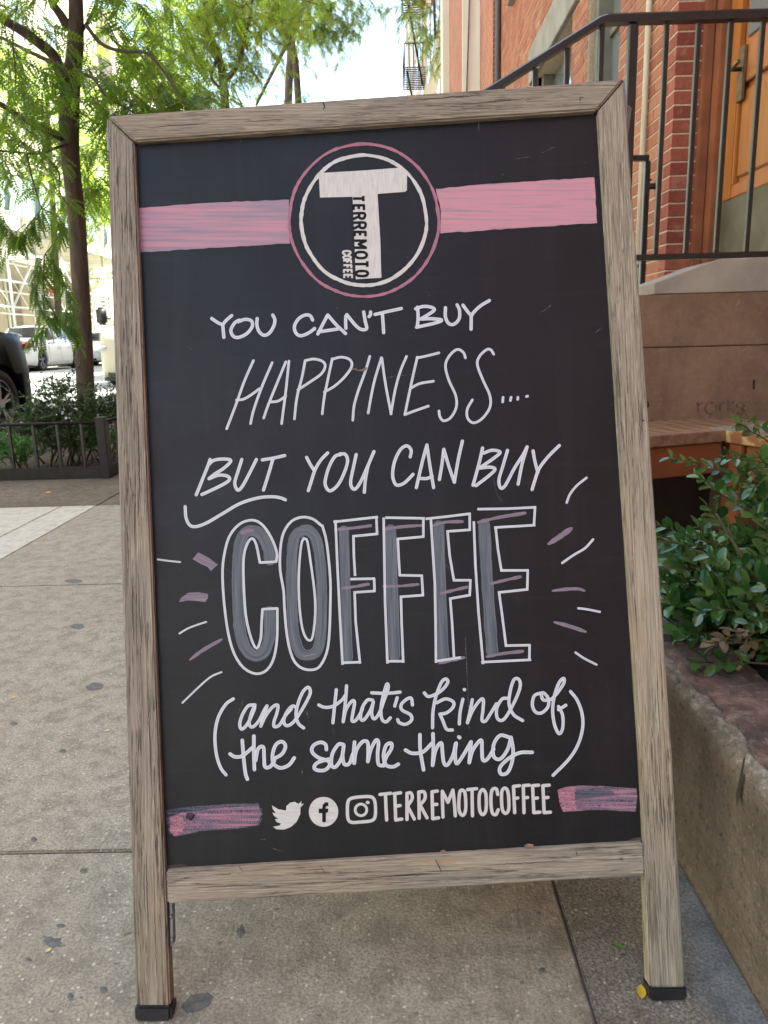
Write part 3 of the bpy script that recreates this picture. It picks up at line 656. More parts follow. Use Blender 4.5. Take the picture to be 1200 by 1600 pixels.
tag(rough('cap_stone', XP-.004, XP+.115, 1.115, PY1, ZP-.02, ZP+.006, M_conc_blue, planter, .02, .003, .008), 'grey cap stone at the far end')
rough('end_wall', XP+.10, 1.5, PY1-.10, PY1-.002, 0, ZP-.022, M_pl, planter, .06, .003)
box('soil', XP+.10, 1.5, -.35, PY1-.10, .05, ZP-.045, M_soil, planter)
# cracks and paint scrape on the wall face
def plmap(px, py, off): p = onX(px, py, XP-.0045); return Vector((p.x-off, p.y, p.z))
mesh('paint_scrape', [plmap(px, py, .001) for px, py in ((1163, 1184), (1166, 1183), (1156, 1250), (1152, 1262), (1152, 1240))], [(0, 1, 2, 3, 4)], simple('dark_green_scrape', (.03, .035, .022), None), planter)

# leaf cloud machinery
def inst(T, org, ex, ey, ez, sc):
    """T (k,3) template, org (n,3), axes (n,3) -> (n*k,3)"""
    return (org[:, None, :]+sc[:, None, None]*(T[None, :, 0:1]*ex[:, None, :]+T[None, :, 1:2]*ey[:, None, :]+T[None, :, 2:3]*ez[:, None, :])).reshape(-1, 3)
def cloud(name, T, TF, org, dr, sc, mat, parent, upb=None, kind='stuff'):
    n = len(org); org = np.asarray(org, float); dr = np.asarray(dr, float); dr /= np.linalg.norm(dr, axis=1)[:, None]+1e-9
    up = np.asarray(upb, float) if upb is not None else np.tile((0, 0, 1.), (n, 1))+rng.normal(0, .45, (n, 3))
    ey = np.cross(up, dr); ey /= np.linalg.norm(ey, axis=1)[:, None]+1e-9; ez = np.cross(dr, ey)
    V = inst(np.asarray(T, float), org, dr, ey, ez, np.asarray(sc, float)); k_ = len(T)
    TFa = np.asarray(TF); nf, fv = TFa.shape; F = (TFa[None]+np.arange(n)[:, None, None]*k_).reshape(-1, fv)
    me = bpy.data.meshes.new(name); me.vertices.add(len(V)); me.vertices.foreach_set('co', V.astype(np.float32).ravel())
    me.loops.add(F.size); me.loops.foreach_set('vertex_index', F.astype(np.int32).ravel())
    me.polygons.add(len(F)); me.polygons.foreach_set('loop_start', np.arange(0, F.size, fv, dtype=np.int32)); me.polygons.foreach_set('loop_total', np.full(len(F), fv, dtype=np.int32))
    me.update(calc_edges=True); me.validate(); me.materials.append(mat)
    o = link(bpy.data.objects.new(name, me), parent)
    if kind: o['kind'] = kind
    return o
# rounded boxwood leaf: folded along midrib, 0..1 long
LT = [(0, 0, 0), (.22, .20, .07), (.55, .27, .09), (.86, .17, .04), (1, 0, -.05), (.86, -.17, .04), (.55, -.27, .09), (.22, -.20, .07), (.5, 0, .01)]
LF = [(0, 8, 1, 1), (1, 8, 2, 2)]
LF = [(0, 8, 2, 1), (8, 4, 3, 2), (0, 7, 6, 8), (8, 6, 5, 4)]
M_box = m_leaf('boxwood_leaf', (.015, .062, .013), (.080, .175, .038), .12, .20)
M_boxd = m_leaf('dry_leaf', (.17, .13, .065), (.28, .22, .12), .15, .6)
M_twig = simple('green_brown_twig', (.06, .055, .022), (.12, .10, .045), 60, .7)
shrub = thing('boxwood_shrub', (.8, 1.15, ZP-.04), 'glossy green boxwood with one dried brown sprig in the low planter', 'shrub')
LO, LD, LS, LU, tw = [], [], [], [], []
DO, DD, DS = [], [], []
def sprig(a, d, ln, rad=.0016, dens=.0115, lsz=.032, dry=False, droop=.25):
    a = Vector(a); d = Vector(d).normalized(); P_ = [a]; n = max(4, int(ln/.02))
    for i in range(n):
        d = (d+Vector((random.gauss(0, .10), random.gauss(0, .10), random.gauss(0, .08)-droop*.02))).normalized(); P_.append(P_[-1]+d*ln/n)
    tw.append((P_, [rad, rad*.5])); s_ = ln*.25; side = random.uniform(0, 6.28)
    while s_ < ln:
        i = min(int(s_/ln*n), n-1); f_ = s_/ln*n-i; p = P_[i].lerp(P_[i+1], f_); t = (P_[i+1]-P_[i]).normalized()
        o = t.orthogonal().normalized(); b = t.cross(o)
        for q in (0, 1):
            an = side+q*math.pi+random.gauss(0, .35); rd = o*math.cos(an)+b*math.sin(an); L_ = (t*.75+rd*.9+Vector((0, 0, .12))).normalized()
            tgt = (DO, DD, DS) if dry else (LO, LD, LS)
            tgt[0].append(p); tgt[1].append(L_); tgt[2].append(lsz*random.uniform(.5, 1.2)*(1 if s_ < ln*.85 else .75))
            if not dry: LU.append(Vector((random.gauss(0, .4), random.gauss(-.15, .4), 1)))
        side += 1.57+random.gauss(0, .2); s_ += dens*random.uniform(.8, 1.3)
for px, py, y, cnt, sp in [(1150, 925, 1.34, 13, .055), (1085, 940, 1.27, 10, .04), (1200, 925, 1.25, 22, .08), (1150, 955, 1.22, 18, .065), (1240, 880, 1.45, 18, .10), (1300, 910, 1.3, 26, .12), (1165, 985, 1.13, 8, .035), (1210, 975, 1.08, 12, .05),
                       (1290, 960, 1.1, 14, .10), (1105, 905, 1.36, 8, .045), (1350, 850, 1.5, 16, .12), (1195, 870, 1.4, 10, .05), (1225, 810, 1.42, 12, .05), (1245, 750, 1.45, 10, .06)]:
    c = onY(px, py, y)
    for i in range(int(cnt*1.4)):
        o = c+Vector((random.gauss(0, sp*.7), random.gauss(0, sp*.8), random.gauss(0, sp*.5)))
        if o.x < XP+.10: o.x = XP+.10+random.random()*.05
        d = Vector((random.uniform(-1.3, .3), random.uniform(-1, .4), random.uniform(-.2, .6)))
        sprig(o, d, random.uniform(.07, .15))
for a, b, c_ in [((1200, 730), (1115, 712), 1.33), ((1170, 800), (1090, 748), 1.3), ((1150, 850), (1100, 795), 1.3), ((1120, 850), (1038, 820), 1.28), ((1110, 860), (1036, 842), 1.2), ((1200, 690), (1145, 660), 1.45), ((1230, 700), (1165, 655), 1.4), ((1220, 745), (1165, 712), 1.25),
                 ((1200, 970), (1110, 890), 1.12), ((1220, 985), (1110, 915), 1.08), ((1150, 930), (1050, 905), 1.2), ((1200, 960), (1110, 950), 1.05), ((1110, 990), (1045, 970), 1.16), ((1110, 960), (1050, 945), 1.22)]:
    p, q = onY(*a, c_), onY(*b, c_-.03); sprig(p, q-p, (q-p).length, lsz=.029, droop=0)
for a, b in (((1195, 1000), (1110, 1015)), ((1185, 985), (1125, 1030)), ((1190, 1010), (1150, 1035)), ((1170, 985), (1110, 1005))):
    p, q = onY(*a, 1.02), onY(*b, 1.0); sprig(p, q-p, (q-p).length, lsz=.024, dry=True, dens=.014)
# woody stems down into the soil
for i in range(26):
    b0 = Vector((random.uniform(.62, 1.15), random.uniform(1.12, 1.36), ZP-.05)); e0 = b0+Vector((random.uniform(-.15, .1), random.uniform(-.15, .1), random.uniform(.12, .25)))
    tw.append(([b0, b0.lerp(e0, .5)+Vector((random.gauss(0, .01), 0, 0)), e0], [.005, .002]))
tubes('twigs', tw, M_twig, shrub, 4)['kind'] = 'stuff'
LOa, LDa, LSa, LUa = [np.array([tuple(v) for v in a]) if a is not LS else np.array(a) for a in (LO, LD, LS, LU)]
dist = np.linalg.norm(LOa-np.array(tuple(CAM)), axis=1); vis_ = []
for i, p in enumerate(LOa):
    v = AX.transposed()@(Vector(p)-CAM); px, py = CX+FPX*v.x/v.z, CY+FPX*v.y/v.z; vis_.append(0 if (1030 < px < 1202 and 640 < py < 1060) else 1)
order = np.lexsort((dist, np.array(vis_))); own, rest = order[:300], order[300:]
lmes = []
for q in range(3):
    T_ = [(x, y*random.uniform(.85, 1.1), z+.12*x*x*(q-1)*-1) for x, y, z in LT]
    me = bpy.data.meshes.new('leaf'); me.from_pydata(T_, [], LF); me.materials.append(M_box); me.polygons.foreach_set('use_smooth', [True]*len(me.polygons)); lmes.append(me)
for i in own:
    d = Vector(LDa[i]); u = Vector(LUa[i]); y_ = u.cross(d).normalized(); z_ = d.cross(y_)
    mw = Matrix.Translation(Vector(LOa[i]))@Matrix((d, y_, z_)).transposed().to_4x4()@Matrix.Scale(float(LSa[i]), 4)
    link(bpy.data.objects.new('leaf', random.choice(lmes)), shrub, mw)
cloud('foliage', LT, LF, LOa[rest], LDa[rest], LSa[rest], M_box, shrub, LUa[rest])
tag(cloud('dry_foliage', LT, LF, np.array([tuple(v) for v in DO]), np.array([tuple(v) for v in DD]), np.array(DS), M_boxd, shrub), 'dried brown sprig')

# ------------------------------------------------------------------ trees (locusts with feathery leaves)
M_bark = NT('bark'); _v = M_bark.n('NewGeometry').outputs['Position']
_m = M_bark.n('Mapping', inp={0: _v, 3: (30, 30, 7)}).outputs[0]
M_bark.base(M_bark.ramp(M_bark.noise(_m, 1, 6, .7), [(.3, (.042, .030, .023)), (.6, (.10, .072, .052)), (.8, (.17, .13, .098))])); M_bark.p(Roughness=.85); M_bark.bump(M_bark.noise(_m, 1.5, 5, .7), .8, .012); M_bark = M_bark.m
def frond_T(n=9, w=.30, lw=.075):
    T, F_ = [], []
    for i in range(n):
        x = .12+.86*i/(n-1); ln = w*(1-.55*(x-.35)**2*2); dz = -.25*x*x
        for s_ in (-1, 1):
            b = len(T); T += [(x, 0, dz), (x+lw*.9, s_*ln*.45, dz-.01), (x+lw*.8, s_*ln, dz-.05), (x-lw*.2, s_*ln*.55, dz-.01)]; F_.append((b, b+1, b+2, b+3))
    b = len(T); T += [(0, -.008, 0), (1, -.006, -.25), (1, .006, -.25), (0, .008, 0)]; F_.append((b, b+1, b+2, b+3))
    return T, F_
FT9, FF9 = frond_T(9, .20, .098); FT6, FF6 = frond_T(7, .24, .11)
M_fr = m_leaf('locust_leaf_shaded', (.026, .078, .010), (.085, .155, .018), .5, .5, (.27, .43, .03))  # near tree: its shade is put into the darker leaf colour
M_fr2 = m_leaf('locust_leaf_sunlit', (.055, .115, .018), (.13, .20, .032), .55, .55, (.42, .54, .06))  # brighter copy for the farther trees, sunlight put into the colour
def crown(name, parent, clusters, mat, T, F_, fl=.14, twr=.003, spacing=.055, bark=M_bark, clear=None):
    O, D, S, tw_ = [], [], [], []
    for (c, r_, n_) in clusters:
        c = Vector(c)
        for i in range(n_):
            o = c+Vector((random.gauss(0, r_*.55), random.gauss(0, r_*.55), random.gauss(0, r_*.40)))
            d = Vector((random.gauss(0, 1), random.gauss(0, 1), random.gauss(-.25, .5))).normalized(); ln = random.uniform(.25, .6)*max(1, fl/.14); P_ = [o]; n = 6
            for q in range(n): d = (d+Vector((random.gauss(0, .12), random.gauss(0, .12), -.08+random.gauss(0, .08)))).normalized(); P_.append(P_[-1]+d*ln/n)
            if clear and any((Vector((p.x, p.y))-clear[0]).length < clear[1] for p in P_): continue
            tw_.append((P_, [twr, twr*.4])); s_ = .05
            while s_ < ln:
                j = min(int(s_/ln*n), n-1); p = P_[j].lerp(P_[j+1], s_/ln*n-j); t = (P_[j+1]-P_[j]).normalized(); sd = t.cross(Vector((0, 0, 1))).normalized()*random.choice((-1, 1))
                O.append(p); D.append(t*.5+sd*.8+Vector((random.gauss(0, .2), random.gauss(0, .2), random.gauss(-.45, .3)))); S.append(fl*random.uniform(.7, 1.25)); s_ += spacing*random.uniform(.6, 1.3)
    V, F2 = [], []
    for P_, r_ in tw_: tube_geo(P_, r_, 3, V, F2, cap=False)
    o = mesh('twigs', V, F2, bark, parent); o['kind'] = 'stuff'
    return cloud(name, T, F_, [tuple(a) for a in O], [tuple(a) for a in D], S, mat, parent)
def pl(L, y=None): return [onY(a[0], a[1], (a[2] if len(a) > 2 else y)) for a in L]
TY = 5.75
tree = thing('street_tree', onY(138, 700, TY), 'nearest honey locust with slim dark trunk and low limbs, rising from the fenced tree pit', 'tree', 'street trees along the kerb')
tp = pl([(140, 715), (134, 612), (130, 520), (125, 430), (119, 330), (112, 270), (108, 215), (109, 150), (116, 90), (119, 30), (116, -60), (112, -200), (105, -420), (100, -700)], TY)
tubes('trunk', [(crom(tp, 4), [.075, .066, .06, .06, .062, .066, .066, .078, .072, .06, .058, .05, .04, .02] if False else [max(.02, .066+.012*math.exp(-((i-26)/5)**2)-.0004*i-(.0012*max(0, i-34))) for i in range(len(crom(tp, 4)))])], M_bark, tree, 14)
limbs = [([(100, 130), (86, 90), (62, 68), (30, 45), (0, 27), (-60, -20), (-160, -80)], .040, .02, 5.7, 5.2),
         ([(107, 45), (96, 25), (82, 5), (70, -20), (20, -90)], .035, .015, 5.75, 5.6),
         ([(100, 130), (92, 105), (72, 93), (40, 78), (5, 60), (-40, 40)], .018, .010, 5.8, 6.1),
         ([(97, 215), (70, 202), (35, 185), (0, 163), (-60, 140)], .028, .014, 5.7, 5.3),
         ([(118, 95), (126, 55), (138, 32), (150, 5), (160, -40)], .014, .008, 5.7, 5.9),
         ([(135, 40), (158, 68), (190, 80), (230, 84), (262, 120), (290, 160), (330, 175)], .014, .005, 5.7, 5.4),
         ([(120, 115), (145, 122), (165, 150), (190, 165), (215, 180)], .012, .005, 5.7, 5.5),
         ([(106, 225), (85, 232), (60, 240), (30, 238), (-10, 235)], .011, .006, 5.7, 5.2),
         ([(42, 242), (48, 270), (58, 305), (66, 325), (92, 340), (93, 365), (70, 398)], .006, .003, 5.2, 4.9),
         ([(70, 242), (92, 270), (93, 300), (110, 325)], .007, .003, 5.3, 5.4),
         ([(70, 398), (68, 430), (72, 470), (95, 500), (115, 520)], .003, .002, 4.9, 4.8),
         ([(66, 325), (50, 345), (35, 365), (22, 375)], .003, .002, 4.9, 4.85),
         ([(28, 0), (20, 60), (24, 110), (24, 160)], .005, .003, 5.2, 5.2)]
for L_, r0, r1, ya, yb in limbs:
    P_ = crom([onY(a, b, ya+(yb-ya)*i/(len(L_)-1)) for i, (a, b) in enumerate(L_)], 5); tubes('limb', [(P_, [r0, r1])], M_bark, tree, 7)
def cl(px, py, y, r_, n_): return (onY(px, py, y), r_, n_)
crown('crown', tree, [cl(20, 110, 5.3, .30, 13), cl(50, 170, 5.6, .26, 14), cl(15, 215, 5.2, .22, 9), cl(150, 150, 5.9, .28, 17), cl(185, 100, 6.2, .33, 14), cl(150, 285, 5.9, .16, 9), cl(168, 340, 5.9, .13, 8), cl(150, 215, 5.9, .16, 9), cl(225, 150, 5.8, .28, 17), cl(60, 20, 5.5, .35, 9), cl(180, 20, 5.8, .35, 11),
      cl(285, 130, 5.8, .26, 12), cl(240, 60, 6.0, .35, 9), cl(30, 265, 5.2, .13, 3), cl(85, 290, 5.4, .12, 3), cl(160, 400, 5.9, .08, 3), cl(20, 335, 5.0, .06, 1), cl(-80, 100, 5.4, .5, 20), cl(-60, -80, 5.4, .6, 26), cl(120, -120, 5.8, .7, 40), cl(320, -140, 6.2, .7, 24), cl(60, -350, 5.8, .9, 60), cl(335, 160, 5.7, .13, 5), cl(100, 190, 6.5, .3, 9), cl(200, 170, 6.0, .25, 13), cl(260, 155, 5.8, .2, 12), cl(30, 60, 5.9, .4, 7), cl(60, 130, 6.3, .3, 9), cl(140, 250, 6.3, .25, 12), cl(165, 60, 6.4, .3, 10)], M_fr, FT9, FF9, .15, clear=(Vector((tp[6].x, TY)), .20))
# hanging fronds placed along the drooping twigs
O, D, S = [], [], []
for L_, ya, yb in (([(70, 398), (68, 430), (72, 470), (95, 500), (115, 520)], 4.9, 4.8), ([(62, 400), (55, 440), (62, 480), (80, 500)], 4.85, 4.8), ([(78, 400), (95, 430), (108, 460), (112, 500)], 4.9, 4.85), ([(66, 325), (50, 345), (35, 365), (22, 375)], 4.9, 4.85), ([(92, 335), (93, 365), (70, 398)], 4.9, 4.9), ([(0, 335), (8, 352), (22, 375)], 4.9, 4.85), ([(100, 480), (112, 500), (118, 535)], 4.8, 4.8), ([(75, 505), (58, 520), (48, 530)], 4.85, 4.8)):
    P_ = crom([onY(a, b, ya+(yb-ya)*i/(len(L_)-1)) for i, (a, b) in enumerate(L_)], 6)
    for i in range(len(P_)-1):
        t = (P_[i+1]-P_[i]).normalized()
        for q in range(1 if i % 2 else 2): O.append(tuple(P_[i])); D.append(tuple(t*.35+Vector((random.gauss(0, .55), random.gauss(0, .55), -.85)))); S.append(random.uniform(.09, .14))
cloud('hanging_leaves', FT9, FF9, O, D, S, M_fr, tree)

def far_tree(base, label, trunkpts, r0, r1, lims, cls, mat=M_fr2, fl=.24, sp=.10):
    t = thing('street_tree', base, label, 'tree', 'street trees along the kerb')
    P_ = crom(trunkpts, 4); tubes('trunk', [(P_, [r0, r1])], M_bark, t, 9)
    for L_, a, b in lims: tubes('limb', [(crom(L_, 4), [a, b])], M_bark, t, 6)
    crown('crown', t, cls, mat, FT6, FF6, fl, .006, sp); return t
Y2 = 13
b2 = onZ(365, 590, 0); far_tree((onY(352, 165, Y2).x, Y2, 0), 'second honey locust, forked slim trunk seen above the left end of the sign', [(onY(352, 165, Y2).x+.2, Y2, 0)]+pl([(352, 165), (349, 120), (338, 80), (325, 45), (318, -40), (310, -160)], Y2), .072, .045,
     [(pl([(355, 150), (345, 105), (330, 80), (322, 55)], Y2+.2), .05, .03), (pl([(338, 95), (330, 120), (345, 140)], Y2-.2), .03, .02), (pl([(350, 130), (372, 100), (385, 50), (395, 0)], Y2-.3), .04, .02), (pl([(325, 45), (280, 10), (220, -20), (150, -60)], Y2-.3), .05, .02)],
     [cl(290, 50, Y2, .7, 80), cl(345, 30, Y2-.5, .6, 60), cl(250, 120, Y2+.5, .7, 70), cl(390, 40, Y2, .55, 60), cl(330, 0, Y2-1, .7, 60), cl(215, 80, Y2+1, .7, 55), cl(300, 130, Y2+.6, .4, 30), cl(385, 110, Y2+.3, .28, 22), cl(440, 10, Y2+.5, .45, 30), cl(250, -60, Y2, 1.2, 80), cl(420, -60, Y2, 1.1, 80), cl(330, -150, Y2, 1.4, 90)], M_fr2, .155, .06)
Y3 = 19
far_tree((onY(462, 150, Y3).x, Y3, 0), 'third honey locust, thin leaning trunk against the white sky', [(onY(462, 150, Y3).x+.2, Y3, 0)]+pl([(466, 160), (464, 120), (460, 85), (453, 62), (440, 35), (425, 15), (400, -10), (380, -80)], Y3), .085, .055,
     [(pl([(453, 64), (440, 85), (425, 115), (412, 140), (400, 165)], Y3-.3), .05, .03), (pl([(453, 64), (465, 40), (475, 10), (480, -40)], Y3+.3), .05, .03), (pl([(475, 10), (520, -30), (580, -60), (640, -50), (680, -10)], Y3-2), .04, .02)],
     [cl(475, 10, Y3, .65, 70), cl(520, 15, Y3, .6, 60), cl(505, 48, Y3, .42, 30), cl(425, 15, Y3, .5, 30), cl(535, 50, Y3, .3, 10), cl(485, 155, Y3, .2, 6), cl(500, -80, Y3, 1.6, 120), cl(600, -110, Y3, 1.5, 80), cl(415, 125, Y3, .2, 5)], M_fr2, .18, .07)
t5 = thing('street_tree', (-3.0, 24.0, 0), 'honey locust whose long bough reaches over the street to the right hand buildings', 'tree', 'street trees along the kerb')
tubes('trunk', [(crom([Vector((-3.0, 24, 0)), Vector((-2.95, 24, 3)), Vector((-2.8, 23.8, 6.5)), Vector((-2.2, 23, 10.2)), Vector((-1.2, 22, 12.6))], 5), [.15, .09])], M_bark, t5, 9)
tubes('limb', [(crom([Vector((-1.2, 22, 12.6)), onY(600, -90, 20), onY(650, -70, 18.5), onY(675, -20, 17.5), onY(680, 60, 17)], 5), [.08, .02])], M_bark, t5, 7)
tubes('limb', [(crom([onY(650, -70, 18.5), onY(690, -40, 18), onY(715, 20, 18)], 5), [.04, .012])], M_bark, t5, 6)
crown('crown', t5, [cl(652, 12, 17.5, .45, 14), cl(675, 35, 17.3, .36, 16), cl(680, 75, 17, .25, 9), cl(712, 35, 18, .25, 8), cl(690, 60, 17.3, .25, 7), cl(640, -40, 18, .6, 16), cl(560, -130, 20, 1.3, 40), cl(500, -200, 22, 2.2, 60)], M_fr2, FT6, FF6, .17, .006, .06)
for i, (x, y) in enumerate(((-13.9, 33), (-13.9, 45))):
    tf = thing('street_tree', (x, y, .16), ('sunlit locust on the far pavement beside the scaffolding', 'sunlit locust on the far pavement beyond the scaffolding')[i], 'tree', 'trees on the far pavement')
    tubes('trunk', [(crom([Vector((x, y, .16)), Vector((x+.1, y, 3)), Vector((x+.5, y-.3, 7)), Vector((x+.6, y, 11))], 4), [.17, .08])], M_bark, tf, 9)
    for q in range(5):
        an = q*1.3; tubes('limb', [([Vector((x+.4, y-.2, 5+q*.9)), Vector((x+.4+1.2*math.cos(an), y+1.2*math.sin(an), 6.2+q*.9)), Vector((x+.4+2.4*math.cos(an), y+2.4*math.sin(an), 7+q*.9))], [.07, .03])], M_bark, tf, 6)
    crown('crown', tf, [((x+random.uniform(-2.2, 3.0), y+random.uniform(-3, 3), random.uniform(5.2, 12)), 1.5, 34) for q in range(13)], M_fr2, FT6, FF6, .36, .01, .16)

# ------------------------------------------------------------------ tree pit: fence, soil, shrubs
PX0, PX1, PY0_, PY1_ = -3.28, -1.62, 4.27, 8.35
tag(mesh('pit_soil', [(PX0, PY0_+.02, .012), (PX1-.02, PY0_+.02, .012), (PX1-.02, PY1_, .03), (PX0, PY1_, .03)], [(0, 1, 2, 3)], simple('pit_soil', (.05, .03, .018), (.14, .09, .055), 26, .95, 1, 60, .02)), kind='structure')
fence = thing('tree_pit_fence', (PX1, PY0_, 0), 'low black iron fence with square bars around the tree pit', 'fence')
HF = .325
for (xa, ya, xb, yb) in ((PX0, PY0_, PX1-.03, PY0_), (PX1, PY0_+.03, PX1, PY1_)):
    tubes('top_rail', [([(xa, ya, HF-.01), (xb, yb, HF-.01)], .0105)], M_black, fence, 6)
    if ya == yb: box('bottom_rail', xa, xb, ya-.012, ya+.012, .0, .066, M_black, fence, .003)
    else: box('bottom_rail', xa-.012, xa+.012, ya, yb, .0, .066, M_black, fence, .003)
    L_ = math.hypot(xb-xa, yb-ya); n_ = int(L_/.134)
    for i in range(n_):
        f_ = (i+.65)/n_; x, y = xb+(xa-xb)*f_, yb+(ya-yb)*f_
        bar(x, y, .064, x, y, HF-.012, .016, fence)
p_ = box('corner_post', PX1-.028, PX1+.024, PY0_-.026, PY0_+.026, 0, HF+.012, M_black, fence, .004); box('cap', PX1-.031, PX1+.027, PY0_-.029, PY0_+.029, HF+.012, HF+.022, M_black, p_, .003)
M_sh = m_leaf('small_shrub_leaf', (.016, .05, .014), (.05, .11, .025), .25, .4)
M_gr = m_leaf('bright_ground_leaf', (.06, .17, .03), (.12, .28, .06), .35, .5)
def pit_shrub(label, cs, mat, lsz=.022, stems=10, name='pit_shrub', grp=None):
    c0 = Vector(cs[0][0]); t = thing(name, (c0.x, c0.y, .02), label, 'shrub', grp); O, D, S, tw_ = [], [], [], []
    for c, r_, n_ in cs:
        c = Vector(c)
        for i in range(n_):
            o = c+Vector((random.gauss(0, r_*.5), random.gauss(0, r_*.5), random.gauss(0, r_*.38))); o.z = max(o.z, .06)
            d = Vector((random.gauss(0, .8), random.gauss(0, .8), random.uniform(-.1, .9))).normalized(); ln = random.uniform(.06, .15); P_ = [o, o+d*ln*.5+Vector((0, 0, .005)), o+d*ln]; tw_.append((P_, [.0022, .001]))
            for q in range(12):
                f_ = q/11; p = P_[0].lerp(P_[2], f_); O.append(tuple(p)); D.append(tuple(d*.6+Vector((random.gauss(0, .7), random.gauss(0, .7), random.gauss(.1, .5))))); S.append(lsz*random.uniform(.6, 1.2))
    for i in range(stems):
        b = Vector((c0.x+random.uniform(-.25, .25), c0.y+random.uniform(-.12, .12), .015)); e = b+Vector((random.uniform(-.14, .14), random.uniform(-.1, .1), random.uniform(.16, .3))); tw_.append(([b, b.lerp(e, .5)+Vector((.01, 0, 0)), e], [.006, .003]))
    tubes('stems', tw_, M_twig, t, 4)['kind'] = 'stuff'; cloud('foliage', LT, LF, O, D, S, mat, t); return t
pit_shrub('dense dark green shrub behind the low black fence, left of the trunk', [(onY(85, 650, 4.75), .20, 255), (onY(45, 665, 4.75), .16, 136), (onY(95, 610, 4.9), .10, 59), (onY(120, 680, 4.7), .14, 102), (onY(70, 690, 4.65), .13, 76)], M_sh, .020, 16)
pit_shrub('dark green shrub at the fence corner, right of the trunk', [(onY(150, 640, 4.8), .13, 136), (onY(172, 650, 4.9), .14, 102), (onY(140, 690, 4.7), .10, 25), (onY(190, 640, 5.2), .15, 50)], M_sh, .020, 12)
pit_shrub('bright green low ground plant at the left end of the pit', [(onY(15, 700, 4.5), .09, 40), (onY(30, 715, 4.45), .07, 24), (onY(-30, 690, 4.5), .15, 40)], M_gr, .028, 4, 'ground_plant')
pit_shrub('bright green low ground plant under the middle of the shrub', [(onY(128, 690, 4.95), .10, 26), (onY(105, 700, 4.8), .08, 16)], M_gr, .026, 4, 'ground_plant')
pit_shrub('bright green low ground plant behind the corner post', [(onY(175, 690, 4.8), .10, 34)], M_gr, .026, 4, 'ground_plant')

